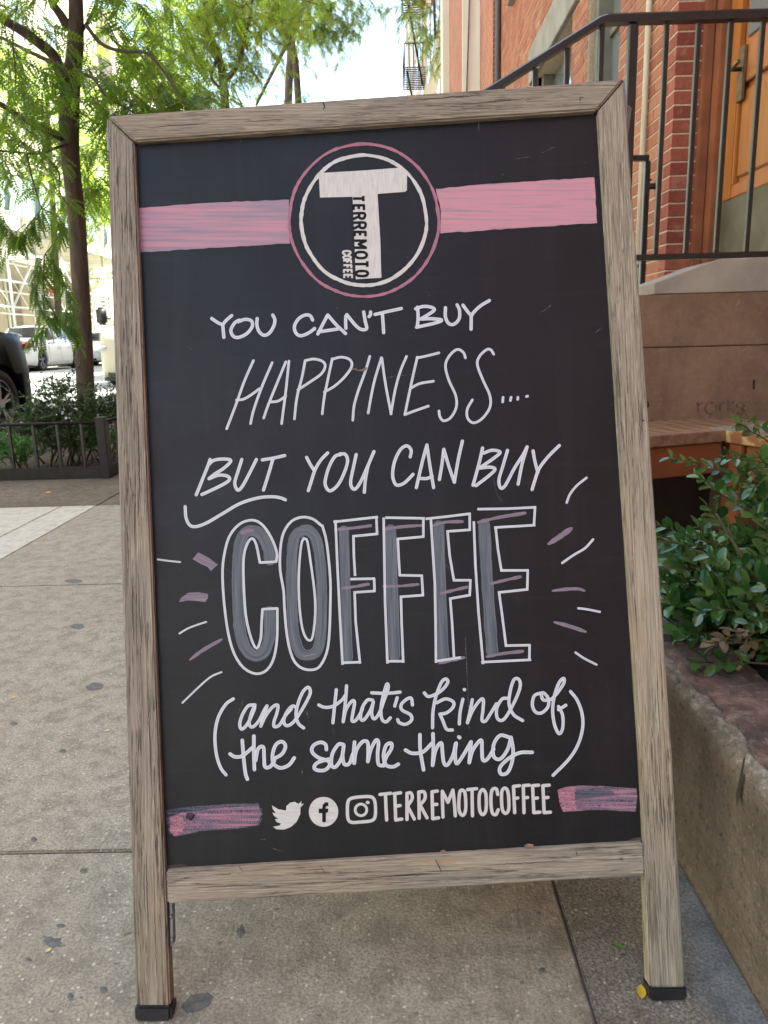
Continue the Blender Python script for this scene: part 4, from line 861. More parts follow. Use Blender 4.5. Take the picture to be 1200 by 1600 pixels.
# ------------------------------------------------------------------ cars
M_tyre = simple('tyre', (.015, .015, .015), None, rough=.85); M_rim = simple('alloy_rim', (.32, .33, .36), None, rough=.28, metal=.9)
M_trim = simple('dark_trim', (.012, .012, .012), None, rough=.5); M_cgl = simple('car_glass', (.02, .025, .028), None, rough=.04, spec=1)
M_red = simple('tail_light_red', (.45, .03, .015), None, rough=.15); M_hl = simple('head_light', (.55, .58, .6), None, rough=.1, metal=.3)
def paint(n, c, blk=False): s = NT(n); s.base(c); s.p(Roughness=.35, Metallic=.0); s.b.inputs['Specular IOR Level'].default_value = .12; s.b.inputs['Coat Weight'].default_value = 0. if blk else .22; s.b.inputs['Specular IOR Level'].default_value = .05 if blk else .2; s.b.inputs['Coat Roughness'].default_value = .04; return s.m
def car(name, loc, label, cat, pm, L=4.7, W=1.85, H=1.45, group=None, kind='sedan', gc=.18):
    """car with its nose towards -Y (towards the camera)"""
    t = thing(name, loc, label, cat, group); O_ = Vector(loc)
    if kind == 'sedan': prof = [(0, .52, .62), (.02, .68, .70), (.10, .80, .80), (.26, .90, .92), (.30, .93, .97), (.42, .96, 1.36), (.52, .97, 1.44), (.66, .97, 1.42), (.80, .98, 1.16), (.86, .99, 1.08), (.955, .99, 1.06), (.985, .90, .98), (1, .72, .76)]
    elif kind == 'suv': prof = [(0, .55, .68), (.02, .78, .85), (.10, .92, .98), (.24, 1.0, 1.06), (.28, 1.02, 1.12), (.38, 1.03, 1.55), (.5, 1.05, 1.62), (.8, 1.05, 1.60), (.90, 1.04, 1.42), (.97, 1.0, 1.10), (.99, .85, .9), (1, .7, .75)]
    else: prof = [(0, .6, .8), (.015, .95, 1.0), (.08, 1.12, 1.16), (.14, 1.15, 1.25), (.24, 1.2, 1.95), (.30, 1.2, 2.05), (.9, 1.2, 2.05), (.985, 1.2, 1.98), (.995, 1.1, 1.2), (1, .8, .9)]
    s_ = H/max(p[2] for p in prof); bm = bmesh.new(); rings = []
    pp = []
    for i in range(len(prof)-1):
        for q in range(3): f_ = q/3; pp.append(tuple(prof[i][j]+(prof[i+1][j]-prof[i][j])*f_ for j in range(3)))
    pp.append(prof[-1])
    for (u, belt, top) in pp:
        y = -L/2+u*L; e = min(1, (min(u, 1-u)/.09)) ** .45 if min(u, 1-u) < .09 else 1
        w = W/2*(.70+.30*e); g = gc+.10*(1-e); belt *= s_; top *= s_; cab = max(0, min(1, (top-belt)/.3)); tw2 = w*(1-.26*cab)
        ring = [(-w*.94, y, g), (-w, y, g+.14), (-w*1.0, y, (g+belt)/2+.06), (-w*.965, y, belt-.03), (-w*.94, y, belt), (-tw2*.99-.0, y, belt+(top-belt)*.80), (-tw2*.86, y, top-.015*(1+cab)), (-tw2*.45, y, top), (0, y, top+.008)]
        ring += [(-a, b, c) for a, b, c in ring[:-1][::-1]]
        rings.append([bm.verts.new(v) for v in ring])
    n = len(rings[0])
    for i in range(len(rings)-1):
        for j in range(n): bm.faces.new((rings[i][j], rings[i][(j+1) % n], rings[i+1][(j+1) % n], rings[i+1][j]))
    bm.faces.new(rings[0]); bm.faces.new(rings[-1][::-1]); bmesh.ops.recalc_face_normals(bm, faces=bm.faces)
    body = from_bm('body', bm, pm, t, Matrix.Translation(O_), smooth=True)
    wy = (-L/2+L*.185, L/2-L*.20); wr = .335*(1 if kind == 'sedan' else 1.06)
    # wheel arches cut from the body
    bmc_ = bmesh.new()
    for y in wy: bmesh.ops.create_cone(bmc_, cap_ends=True, segments=36, radius1=wr+.055, radius2=wr+.055, depth=W*1.3, matrix=Matrix.Translation((0, y, wr))@Matrix.Rotation(math.pi/2, 4, 'Y'))
    bmesh.ops.recalc_face_normals(bmc_, faces=bmc_.faces)
    mc = bpy.data.meshes.new('cut'); bmc_.to_mesh(mc); bmc_.free(); oc = bpy.data.objects.new('cut', mc); COL.objects.link(oc); oc.matrix_basis = Matrix.Translation(O_)
    md = body.modifiers.new('b', 'BOOLEAN'); md.object = oc; md.operation = 'DIFFERENCE'; md.solver = 'EXACT'
    bpy.context.view_layer.update(); dg = bpy.context.evaluated_depsgraph_get(); nm = bpy.data.meshes.new_from_object(body.evaluated_get(dg)); body.modifiers.clear(); body.data = nm
    bpy.data.objects.remove(oc)
    for y in wy: # inner arch darkness: wheel housing
        bm = bmesh.new(); bmesh.ops.create_cone(bm, cap_ends=False, segments=32, radius1=wr+.052, radius2=wr+.052, depth=W*.94, matrix=Matrix.Translation((0, y, wr))@Matrix.Rotation(math.pi/2, 4, 'Y'))
        bmesh.ops.delete(bm, geom=[v for v in bm.verts if v.co.z < gc], context='VERTS'); from_bm('wheel_housing', bm, M_trim, t, Matrix.Translation(O_), True)
        for sx in (-1, 1):
            bm = bmesh.new(); xw = sx*(W/2-.13)
            profw = [(wr-.10, -.10), (wr-.02, -.11), (wr, -.08), (wr, .08), (wr-.02, .11), (wr-.10, .10)]; rr = []
            for a in range(40):
                an = 2*math.pi*a/40; rr.append([bm.verts.new((xw+sx*p[1], y+p[0]*math.cos(an), wr+p[0]*math.sin(an))) for p in profw])
            for a in range(40):
                for j in range(6): bm.faces.new((rr[a][j], rr[a][(j+1) % 6], rr[(a+1) % 40][(j+1) % 6], rr[(a+1) % 40][j]))
            wh = from_bm('wheel', bm, M_tyre, t, Matrix.Translation(O_), True)
            bm = bmesh.new(); xo = xw+sx*.07
            bmesh.ops.create_cone(bm, cap_ends=True, segments=24, radius1=.05, radius2=.05, depth=.05, matrix=Matrix.Translation((xo, y, wr))@Matrix.Rotation(math.pi/2, 4, 'Y'))
            for q in range(5):
                for dq in (-.13, .13): bmbox(bm, -.012, .012, -.013, .013, .04, wr-.095, Matrix.Translation((xo, y, wr))@Matrix.Rotation(2*math.pi*q/5+dq, 4, 'X'))
            rr = []
            for a in range(40):
                an = 2*math.pi*a/40; rr.append([bm.verts.new((xw+sx*c_, y+r_*math.cos(an), wr+r_*math.sin(an))) for r_, c_ in ((wr-.11, .09), (wr-.092, .098), (wr-.092, -.08), (wr-.11, -.08))])
            for a in range(40):
                for j in range(4): bm.faces.new((rr[a][j], rr[a][(j+1) % 4], rr[(a+1) % 40][(j+1) % 4], rr[(a+1) % 40][j]))
            from_bm('rim', bm, M_rim, wh, Matrix.Translation(O_))
    # glass: strips proud of the cabin shape
    def ringat(u, f_belt):
        for i in range(len(prof)-1):
            if prof[i][0] <= u <= prof[i+1][0]:
                f_ = (u-prof[i][0])/(prof[i+1][0]-prof[i][0]); belt = (prof[i][1]+(prof[i+1][1]-prof[i][1])*f_)*s_; top = (prof[i][2]+(prof[i+1][2]-prof[i][2])*f_)*s_
        cab = max(0, min(1, (top-belt)/.3)); w = W/2; tw2 = w*(1-.26*cab); return belt, top, w*.94, tw2
    def glass(us, nm_):
        for sx in (-1, 1):
            V, F_ = [], []
            for i, u in enumerate(us):
                belt, top, wa, wb = ringat(u, 0); f0, f1 = .10, .76
                for f_ in (f0, f1):
                    q = f_/.80; x = (wa+(wb*.99-wa)*q)+.004; V.append((sx*x, -L/2+u*L, belt+(top-belt)*f_))
                if i: k_ = 2*i; F_.append((k_-2, k_-1, k_+1, k_))
            mesh(nm_, V, F_, M_cgl, t, Matrix.Translation(O_), smooth=True)
    if kind == 'sedan': glass([.335, .36, .40, .45, .50], 'side_window'); glass([.515, .56, .62, .66, .70, .76], 'side_window'); ws, rs = (.31, .41), (.68, .80)
    elif kind == 'suv': glass([.31, .34, .38, .44, .50], 'side_window'); glass([.515, .56, .62, .68], 'side_window'); glass([.70, .75, .80, .86], 'side_window'); ws, rs = (.29, .375), (.905, .96)
    else: glass([.165, .19, .22, .26, .32], 'side_window'); ws, rs = (.15, .235), None
    for rng_, nm_ in ((ws, 'windscreen'), (rs, 'rear_window')):
        if not rng_: continue
        V, F_ = [], []
        for i in range(5):
            u = rng_[0]+(rng_[1]-rng_[0])*i/4; belt, top, wa, wb = ringat(u, 0)
            for q in (-1, -.5, 0, .5, 1): V.append((q*wb*.80, -L/2+u*L, top+.012 if abs(q) < 1 else top-.002+.008))
        for i in range(4):
            for j in range(4): a = i*5+j; F_.append((a, a+1, a+6, a+5))
        mesh(nm_, V, F_, M_cgl, t, Matrix.Translation(O_), smooth=True)
    hz = .66*s_ if kind == 'sedan' else .78*s_
    for sx in (-1, 1):
        for nm_, yy, mat_, sw, hh in (('headlight', -L/2+.10, M_hl, .17, .07), ('tail_light', L/2-.15, M_red, .10, .05)):
            zc = hz if nm_ == 'headlight' else .93*s_
            bm = bmesh.new(); bmesh.ops.create_icosphere(bm, subdivisions=2, radius=1, matrix=Matrix.Translation((sx*(W/2-(.15 if nm_ == 'headlight' else .14)), yy, zc))@Matrix.Diagonal((sw, .15, hh, 1))); from_bm(nm_, bm, mat_, t, Matrix.Translation(O_), True)
        my = -L/2+L*(.34 if kind == 'sedan' else .31 if kind == 'suv' else .20); mz = (1.0 if kind != 'van' else 1.42)*s_
        sc_ = 1 if kind != 'van' else 1.9
        bm = bmesh.new()
        if kind == 'van': bmbox(bm, sx*(W/2+.12)-.11, sx*(W/2+.12)+.11, my-.06, my+.06, mz-.17, mz+.2); bmesh.ops.bevel(bm, geom=bm.edges[:], offset=.045, segments=3, affect='EDGES')
        else: bmesh.ops.create_icosphere(bm, subdivisions=2, radius=1, matrix=Matrix.Translation((sx*(W/2+.10), my, mz))@Matrix.Diagonal((.11, .06, .075*sc_, 1)))
        mr = from_bm('mirror', bm, pm if kind != 'van' else M_trim, t, Matrix.Translation(O_), True)
        tubes('mirror_arm', [([O_+Vector((sx*(W/2-.06), my, mz-.05)), O_+Vector((sx*(W/2+.06), my, mz-.02))], .02)], M_trim, mr)
    box('grille', O_.x-W*.26, O_.x+W*.26, O_.y-L/2-.012, O_.y-L/2+.05, O_.z+.36, O_.z+.58*s_, M_trim, t, .01)
    box('bumper_intake', O_.x-W*.36, O_.x+W*.36, O_.y-L/2-.008, O_.y-L/2+.06, O_.z+.22, O_.z+.31, M_trim, t, .01)
    box('underbody', O_.x-W*.44, O_.x+W*.44, O_.y-L*.46, O_.y+L*.46, O_.z+.13, O_.z+.20, M_trim, t)
    for sx in (-1, 1):
        for u in ((.505,) if kind == 'van' else (.31, .507, .70) if kind == 'sedan' else (.30, .507, .69)):
            xx = O_.x+sx*(W/2+.0005); box('door_seam', xx-.003, xx+.001, O_.y-L/2+u*L-.004, O_.y-L/2+u*L+.004, O_.z+.32, O_.z+.86*s_, M_trim, t)
        if kind != 'van':
            for u in (.47, .66): yy = O_.y-L/2+u*L; box('door_handle', O_.x+sx*W/2-.005, O_.x+sx*W/2+.025, yy-.09, yy+.09, O_.z+.80*s_, O_.z+.83*s_, pm, t, .004)
    return t
bx_ = -4.66; rearY = 8.38
car('parked_car', (bx_, rearY-2.35, -.12), 'black sedan parked at the near kerb, only its rear wheel and boot in view', 'car', paint('black_car_paint', (.004, .0048, .005), True), H=1.38)
M_wh = paint('white_car_paint', (.74, .74, .73))
car('parked_car', (-12.7, 27.9, .03), 'white car parked in front of the scaffolding, left of the tree trunk', 'car', M_wh, L=4.7, H=1.55, group='white cars parked on the far side', kind='suv')
car('parked_car', (-12.7, 34.2, .03), 'white car behind the first one, right of the tree trunk', 'car', M_wh, L=4.6, H=1.45, group='white cars parked on the far side')
car('delivery_van', (-5.05, 18.4, -.07), 'pale beige van facing the camera with large black mirror, beside the sign frame', 'van', paint('beige_van_paint', (.42, .40, .30)), L=5.2, W=1.95, H=2.1, kind='van')

# ------------------------------------------------------------------ the sandwich board
A0 = onZ(212, 1595, 0); A1 = onZ(1072, 1562, 0)
bu = (A1-A0).normalized(); bk = Vector((0, 0, 1)).cross(bu); LEAN = R(15.5)
sv_ = Vector((0, 0, 1))*math.cos(LEAN)+bk*math.sin(LEAN); nv = bu.cross(sv_)
def SP(px, py, w=0.0):           # pixel -> point of the sign's face (w = height above the face)
    r = ray(px, py); o = A0+nv*w; return CAM+r*((o-CAM).dot(nv)/r.dot(nv))
def UV_(px, py): p = SP(px, py)-A0; return (p.dot(bu), p.dot(sv_))
board = thing('sandwich_board', (A0+A1)/2, 'weathered wooden A-frame chalkboard sign with hand lettered coffee message', 'sign')
TH = .019
def prism(name, P2, w0, w1, ld, mat, parent, bevel=.002, O=A0, u=bu, v=sv_, n=nv):
    ld = Vector(ld).normalized(); lx = (u*ld.x+v*ld.y); ly = n.cross(lx); c = Vector((sum(p[0] for p in P2)/len(P2), sum(p[1] for p in P2)/len(P2)))
    org = O+u*c.x+v*c.y; Fm = Matrix((lx, ly, n)).transposed()
    bm = bmesh.new(); vs = [[bm.verts.new(Fm.transposed()@(O+u*a+v*b+n*w-org)) for a, b in P2] for w in (w0, w1)]
    m_ = len(P2); bm.faces.new(vs[0]); bm.faces.new(vs[1][::-1])
    for i in range(m_): bm.faces.new((vs[0][i], vs[0][(i+1) % m_], vs[1][(i+1) % m_], vs[1][i]))
    bmesh.ops.recalc_face_normals(bm, faces=bm.faces)
    if bevel: bmesh.ops.bevel(bm, geom=bm.edges[:], offset=bevel, segments=2, affect='EDGES', clamp_overlap=True)
    return from_bm(name, bm, mat, parent, Matrix.Translation(org)@Fm.to_4x4())
def q(*L_): return [UV_(*p) for p in L_]
lst = prism('stile', q((166, 182), (209.4, 222.3), (266, 1573), (213, 1573)), -TH, 0, (0, 1), MW_L, board)
rst = prism('stile', q((975.5, 125.5), (1011, 620), (1050.5, 1180), (1070.5, 1545), (1016, 1545), (1002, 1200), (964.5, 640), (934.5, 173.2)), -TH, 0, (0, 1), MW_R, board)
trl = prism('top_rail', q((167.2, 180.5), (974, 124), (933.3, 171.3), (210.5, 220.8)), -TH, 0, (1, 0), m_wood('weathered_wood_brown', (.89, .895, .82), 1.0), board)
brl = prism('bottom_rail', q((258.5, 1361.5), (1006.3, 1317.5), (1009, 1369), (260.2, 1414)), -TH+.002, -.0015, (1, 0), MW, board)
f1 = prism('rubber_foot', q((210.5, 1570), (268.5, 1570), (269, 1596), (211.5, 1596.5)), -TH-.003, .003, (1, 0), M_rubber, board, .003)
f2 = prism('rubber_foot', q((1014, 1540), (1072, 1539), (1073, 1562), (1015, 1563.5)), -TH-.003, .003, (1, 0), M_rubber, board, .003)
# chalkboard panel, let into the frame
def m_board():
    s = NT('chalkboard_paint'); tc = s.coord(); c = s.ramp(s.noise(tc, 5, 6, .6, .5), [(.3, (.0050, .0052, .0062)), (.7, (.0085, .0088, .0100))])
    c = s.mix(s.ramp(s.noise(tc, 420, 3, .6), [(.68, 0.), (.78, .25)]), c, (.10, .10, .105))
    c = s.mix(s.ramp(s.noise(s.coord((3, 30, 3)), 3, 5, .6), [(.58, 0.), (.85, .10)]), c, (.12, .12, .125))
    hz = s.noise(s.coord((26, 2.2, 1)), 1, 5, .65, .4); c = s.mix(s.ramp(hz, [(.50, 0.), (.80, .06)]), c, (.13, .135, .15)); c = s.mix(s.ramp(s.noise(tc, 3.1, 6, .7, 1.5), [(.52, 0.), (.72, .035)]), c, (.16, .16, .17))
    s.base(c); s.set(s.b.inputs['Roughness'], s.ramp(s.noise(tc, 9, 5, .6), [(.3, .40), (.7, .55)])); s.b.inputs['Specular IOR Level'].default_value = .38
    s.bump(s.noise(tc, 90, 4, .6), .12, .0008); return s.m
WB = -.009
def SB(px, py, off=0.0): return SP(px, py, WB+off)
cb_ = prism('chalkboard', q((205, 218), (938, 168), (1007, 1325), (256, 1370)), WB-.006, WB, (1, 0), m_board(), board, 0)
def m_paint(name, a, b, streak=(1, 26), lo=.35, hi=.65, cover=1.0, boardc=(.012, .0125, .014), spec=.4, us=1.2, tone=None, edge=0.0, fine=0.0, alpha=None):
    """brush/marker paint; UV: u along the stroke, v across"""
    s = NT(name); uv = s.n('TexCoord').outputs['UV']; v = s.n('Mapping', inp={0: uv, 3: (streak[0], streak[1], 1)}).outputs[0]
    st_ = s.noise(v, 1, 5, .65); ob = s.noise(s.coord(), 38, 4, .6); c = s.mix(s.ramp(st_, [(lo, 0.), (hi, 1.)]), a, b)
    if tone: c = s.mix(s.ramp(ob, [(.42, 0.), (.62, 1.)]), c, tone)
    if edge:
        sp = s.n('SeparateXYZ', inp={0: uv}); e = s.n('Math', operation='ABSOLUTE', inp={0: s.n('Math', operation='SUBTRACT', inp={0: sp.outputs[1], 1: .5}).outputs[0]}).outputs[0]
        c = s.mix(s.n('Math', operation='MULTIPLY', inp={0: s.ramp(e, [(.15, 0.), (.42, 1.)]), 1: edge}).outputs[0], c, tuple(min(1, x*1.28+.02) for x in b))
    if cover < 1:
        g = s.noise(s.coord(), 900, 3, .7); cv = s.n('Math', operation='ADD', inp={0: s.mix(.45, st_, g), 1: cover-.5}).outputs[0]
        c = s.mix(s.ramp(cv, [(.42, 0.), (.60, 1.)]), boardc, c)
    s.base(c); s.p(Roughness=.7); s.b.inputs['Specular IOR Level'].default_value = .25
    if alpha:   # thin paint: the layer below shows through the gaps of the strokes
        g = s.mix(.5, s.noise(s.n('Mapping', inp={0: uv, 3: (alpha[2], alpha[3], 1)}).outputs[0], 1, 5, .7), s.noise(s.coord(), 700, 3, .7))
        tr = s.n('BsdfTransparent'); mx = s.n('MixShader', inp={0: s.ramp(g, [(alpha[0], 0.), (alpha[1], 1.)]), 1: tr.outputs[0], 2: s.b.outputs[0]}); s.t.links.new(mx.outputs[0], s.out.inputs[0])
    return s.m
P_white = m_paint('white_marker', (.50, .54, .585), (.68, .715, .755), (.35, 4), edge=.5)
P_solid = m_paint('white_brush_paint', (.58, .58, .56), (.72, .72, .69), (.5, 3))
P_pink = m_paint('pink_band_paint', (.36, .28, .34), (.60, .30, .355), (.08, 2.6), .36, .50, tone=None)
P_pinkL = m_paint('pink_grey_band_paint', (.30, .26, .33), (.55, .295, .36), (.07, 2.4), .38, .60)
P_pinkline = m_paint('pink_marker', (.30, .17, .24), (.52, .21, .27), (.25, 3))
P_fill = m_paint('grey_blue_smudge', (.070, .083, .100), (.20, .225, .255), (.10, 9), .32, .66, cover=.97)
P_lil = m_paint('lilac_smudge', (.17, .15, .19), (.34, .27, .34), (.2, 6), .35, .65, cover=.97)
P_edge = m_paint('pink_smudge', (.17, .145, .20), (.46, .22, .29), (.12, 2.6), .46, .62, alpha=(.34, .50, .12, 2.2))
P_fillp = m_paint('grey_blue_rub', (.05, .055, .075), (.14, .145, .19), (.12, 2.6), .35, .65, alpha=(.36, .52, .12, 1.8))
P_hot = m_paint('fresh_pink', (.50, .24, .31), (.62, .28, .345), (.3, 2), alpha=(.36, .58, .2, 1.2))
P_dark = m_paint('board_black', (.006, .006, .007), (.010, .010, .011)); P_chip = m_paint('flaked_black', (.006, .006, .007), (.010, .010, .011), alpha=(.44, .54, 3, 3))
P_scr = m_paint('chalk_scratch', (.14, .14, .145), (.28, .28, .285), alpha=(.42, .58, 2, 1))
def poly(name, P2, mat, parent, off, z=None, uvdir=(1, 0), k=0):
    if z: P2 = [(z[0]+a/z[2], z[1]+b/z[2]) for a, b in P2]
    bm = bmesh.new(); vs = [bm.verts.new(SB(a, b, off)) for a, b in P2]; bm.faces.new(vs); bmesh.ops.triangulate(bm, faces=bm.faces[:])
    bm.normal_update()
    me = bpy.data.meshes.new(name); bm.to_mesh(me); bm.free(); me.materials.append(mat); l = me.uv_layers.new(name='UVMap')
    d = Vector(uvdir).normalized(); e = Vector((-d.y, d.x))
    for lp in me.loops:
        a, b = P2[lp.vertex_index]; l.data[lp.index].uv = ((a*d.x+b*d.y)/12, (a*e.x+b*e.y)/12)
    return link(bpy.data.objects.new(name, me), parent)
ZA, ZB, ZC, ZD, ZE, ZF, ZG, ZH, ZI, ZJ, ZK, ZL, ZM = (280, 450, 3.75), (560, 450, 3.75), (270, 660, 3.636), (580, 660, 3.333), (230, 780, 3.636), (520, 740, 2.7907), (310, 1050, 3.75), (600, 1050, 3.529), (240, 1200, 3.333), (560, 1200, 2.6087), (490, 250, 6.0), (150, 100, 2.6667), (440, 200, 2.3077)
def cv(z, L_): return [[(z[0]+a/z[2], z[1]+b/z[2]) for a, b in S_] for S_ in L_]
def straight(S_):   # polyline with sharp corners: repeat points
    out = []
    for i in range(len(S_)-1):
        a, b = S_[i], S_[i+1]
        for t_ in (0, .04, .96): out.append((a[0]+(b[0]-a[0])*t_, a[1]+(b[1]-a[1])*t_))
    out.append(S_[-1]); return out
def wob(P2, amp=2.2, step=9):
    out = []
    for i in range(len(P2)):
        a, b = Vector(P2[i]), Vector(P2[(i+1) % len(P2)]); L_ = (b-a).length; n_ = max(1, int(L_/step)); nn = Vector((-(b-a).y, (b-a).x)).normalized()
        for q_ in range(n_): p = a.lerp(b, q_/n_); out.append(tuple(p+nn*amp*noise.noise(Vector((p.x*.09, p.y*.09, 1)))))
    return out
# logo
lg = poly('pink_band', wob([(215.6, 325), (330, 316.7), (451.9, 312), (450, 343), (453, 380.5), (337, 387), (218.2, 394.4)], 1.6), P_pinkL, cb_, 4e-4); tag(lg, 'pink painted band left of the round emblem')
lg = poly('pink_band', wob([(681, 295), (743, 288.8), (928.8, 277), (933, 348.2), (830, 355), (688, 364.6), (689, 330)], 1.6), P_pink, cb_, 4.2e-4); tag(lg, 'pink painted band right of the round emblem')
def ell(cx, cy, rx, ry, n=40, wobble=.006, t0=0):
    return [(cx+rx*(1+wobble*noise.noise(Vector((3*math.cos(a), 3*math.sin(a), rx))))*math.cos(a), cy+ry*(1+wobble*noise.noise(Vector((3*math.sin(a), 3*math.cos(a), 2))))*math.sin(a)) for a in [t0+2*math.pi*i/n for i in range(n+1)]]
r1 = ell(568.7, 344, 117.0, 119.3, 44, .012); r1[-1] = r1[0]
tag(strokes('ring', [(r1, 4.6)], SB, P_pinkline, cb_, 5.2e-4, k=3, jit=.5), 'thin pink outer ring of the emblem')
r2 = ell(568.4, 344, 98, 101.8, 44, .02); r2[-1] = r2[0]
tag(strokes('ring', [(r2, 5.6)], SB, P_solid, cb_, 5.6e-4, k=3, jit=.4), 'white inner ring of the emblem')
tag(poly('letter_t', [(48, 122), (300, 108), (470, 98), (790, 73), (862, 88), (876, 120), (875, 283), (858, 298), (600, 318), (606, 420), (614, 560), (628, 800), (632, 1000), (636, 1104), (396, 1118), (388, 900), (378, 640), (365, 345), (60, 352)], P_solid, cb_, 7.2e-4, ZK, (0, 1)), 'large white letter T')
GL = {'T': [[(0, 1), (1, 1)], [(.5, 1), (.5, 0)]], 'E': [[(1, 1), (0, 1), (0, 0), (1, 0)], [(0, .5), (.8, .5)]], 'R': [[(0, 0), (0, 1), (.75, 1), (.95, .78), (.75, .52), (.05, .5)], [(.5, .5), (1, 0)]],
      'M': [[(0, 0), (0, 1), (.5, .35), (1, 1), (1, 0)]], 'O': [[(.5, 1), (.1, .85), (0, .5), (.1, .15), (.5, 0), (.9, .15), (1, .5), (.9, .85), (.5, 1)]], 'C': [[(1, .75), (.75, 1), (.2, .95), (0, .5), (.2, .05), (.75, 0), (1, .25)]], 'F': [[(1, 1), (0, 1), (0, 0)], [(0, .5), (.8, .5)]]}
def rotword(word, spans, xl, xr, w):
    out = []
    for ch, (a, b) in zip(word, spans):
        f_ = (a-spans[0][0])/(spans[-1][1]-spans[0][0]); x0, x1 = xl[0]+(xl[1]-xl[0])*f_, xr[0]+(xr[1]-xr[0])*f_
        for S_ in GL[ch]: P2 = [(x0+(x1-x0)*gy, a+(b-a)*gx) for gx, gy in S_]; out.append((cv(ZK, [P2 if ch in 'OCR' else straight(P2)])[0], w))
    return out
tag(strokes('lettering', rotword('TERREMOTO', [(338, 385), (425, 468), (500, 552), (588, 642), (674, 714), (756, 822), (862, 920), (950, 1000), (1040, 1088)], (372, 398), (466, 512), 4.2), SB, P_dark, cb_, 8.6e-4, k=3), 'TERREMOTO in black down the stem of the T')
tag(strokes('lettering', rotword('COFFEE', [(852, 882), (898, 928), (942, 968), (986, 1012), (1030, 1056), (1076, 1106)], (276, 288), (346, 362), 3.0), SB, P_solid, cb_, 7e-4, k=3), 'small white word COFFEE beside the T')
# line 1
tag(strokes('lettering', cv(ZA, [[(190, 178), (225, 202), (255, 215)], [(308, 161), (275, 190), (255, 215)], [(255, 213), (258, 250), (262, 290)],
 [(352, 188), (325, 205), (303, 245), (315, 280), (345, 290), (395, 268), (428, 225), (422, 192), (385, 184), (345, 198)], [(457, 178), (455, 215), (468, 255), (498, 277), (530, 262), (555, 220), (560, 185), (548, 158)],
 [(782, 188), (768, 163), (740, 158), (700, 180), (675, 225), (685, 265), (715, 280), (760, 262), (794, 237)], [(870, 158), (840, 215), (812, 270)], [(870, 158), (920, 215), (975, 267)], [(815, 257), (870, 249), (930, 240)],
 [(977, 236), (975, 200), (976, 165)], [(982, 156), (1030, 215), (1065, 242), (1098, 238), (1090, 195), (1081, 140)], [(1121, 140), (1121, 155), (1112, 168)]])
 + cv(ZB, [[(97, 155), (170, 138), (252, 120)], [(140, 145), (144, 200), (148, 262)], [(346, 112), (350, 170), (345, 228)], [(335, 122), (380, 108), (425, 112), (445, 128), (410, 155), (365, 182)], [(365, 182), (430, 180), (488, 188), (450, 205), (340, 230)],
 [(510, 115), (510, 170), (530, 208), (560, 212), (590, 180), (592, 130), (578, 98)], [(612, 100), (640, 138), (662, 162)], [(768, 73), (715, 105), (678, 140), (662, 162)], [(661, 160), (661, 200), (660, 242)]]), SB, P_white, cb_, w=5.0), "hand lettered line YOU CAN'T BUY")
tag(strokes('lettering', cv(ZA, [[(435, 425), (380, 550), (330, 690), (278, 825)], [(545, 437), (480, 590), (435, 720), (418, 795)], [(335, 657), (380, 650), (430, 620), (470, 590)],
 [(625, 432), (560, 590), (520, 690), (495, 762)], [(643, 428), (625, 600), (600, 795)], [(530, 668), (580, 662), (625, 632)], [(738, 425), (720, 520), (690, 640), (675, 768)], [(740, 425), (790, 416), (840, 430), (855, 460), (830, 505), (760, 555), (695, 597)],
 [(897, 414), (870, 540), (850, 640), (838, 738)], [(895, 418), (950, 405), (1000, 420), (1010, 460), (970, 520), (910, 575), (850, 610)], [(1117, 400), (1090, 490), (1050, 600), (1025, 690), (1017, 775)]])
 + cv(ZB, [[(135, 408), (90, 560), (57, 733)], [(137, 410), (160, 570), (192, 738)], [(190, 738), (215, 600), (245, 490), (282, 400)], [(345, 405), (310, 560), (272, 742)], [(343, 410), (400, 398), (472, 380)], [(305, 588), (360, 560), (440, 546)], [(272, 742), (330, 720), (410, 692)],
 [(627, 410), (615, 378), (580, 360), (535, 395), (510, 455), (530, 540), (570, 630), (573, 700), (540, 760), (500, 778), (478, 755), (472, 720)], [(793, 388), (775, 362), (750, 362), (710, 400), (697, 450), (730, 540), (770, 630), (770, 700), (725, 765), (675, 790), (640, 762), (638, 710), (668, 655)],
 [(848, 640), (845, 668)], [(895, 640), (890, 660)], [(935, 640), (933, 653)], [(984, 636), (992, 633)]]), SB, P_white, cb_, w=3.9), 'hand lettered slanting word HAPPINESS with dots')
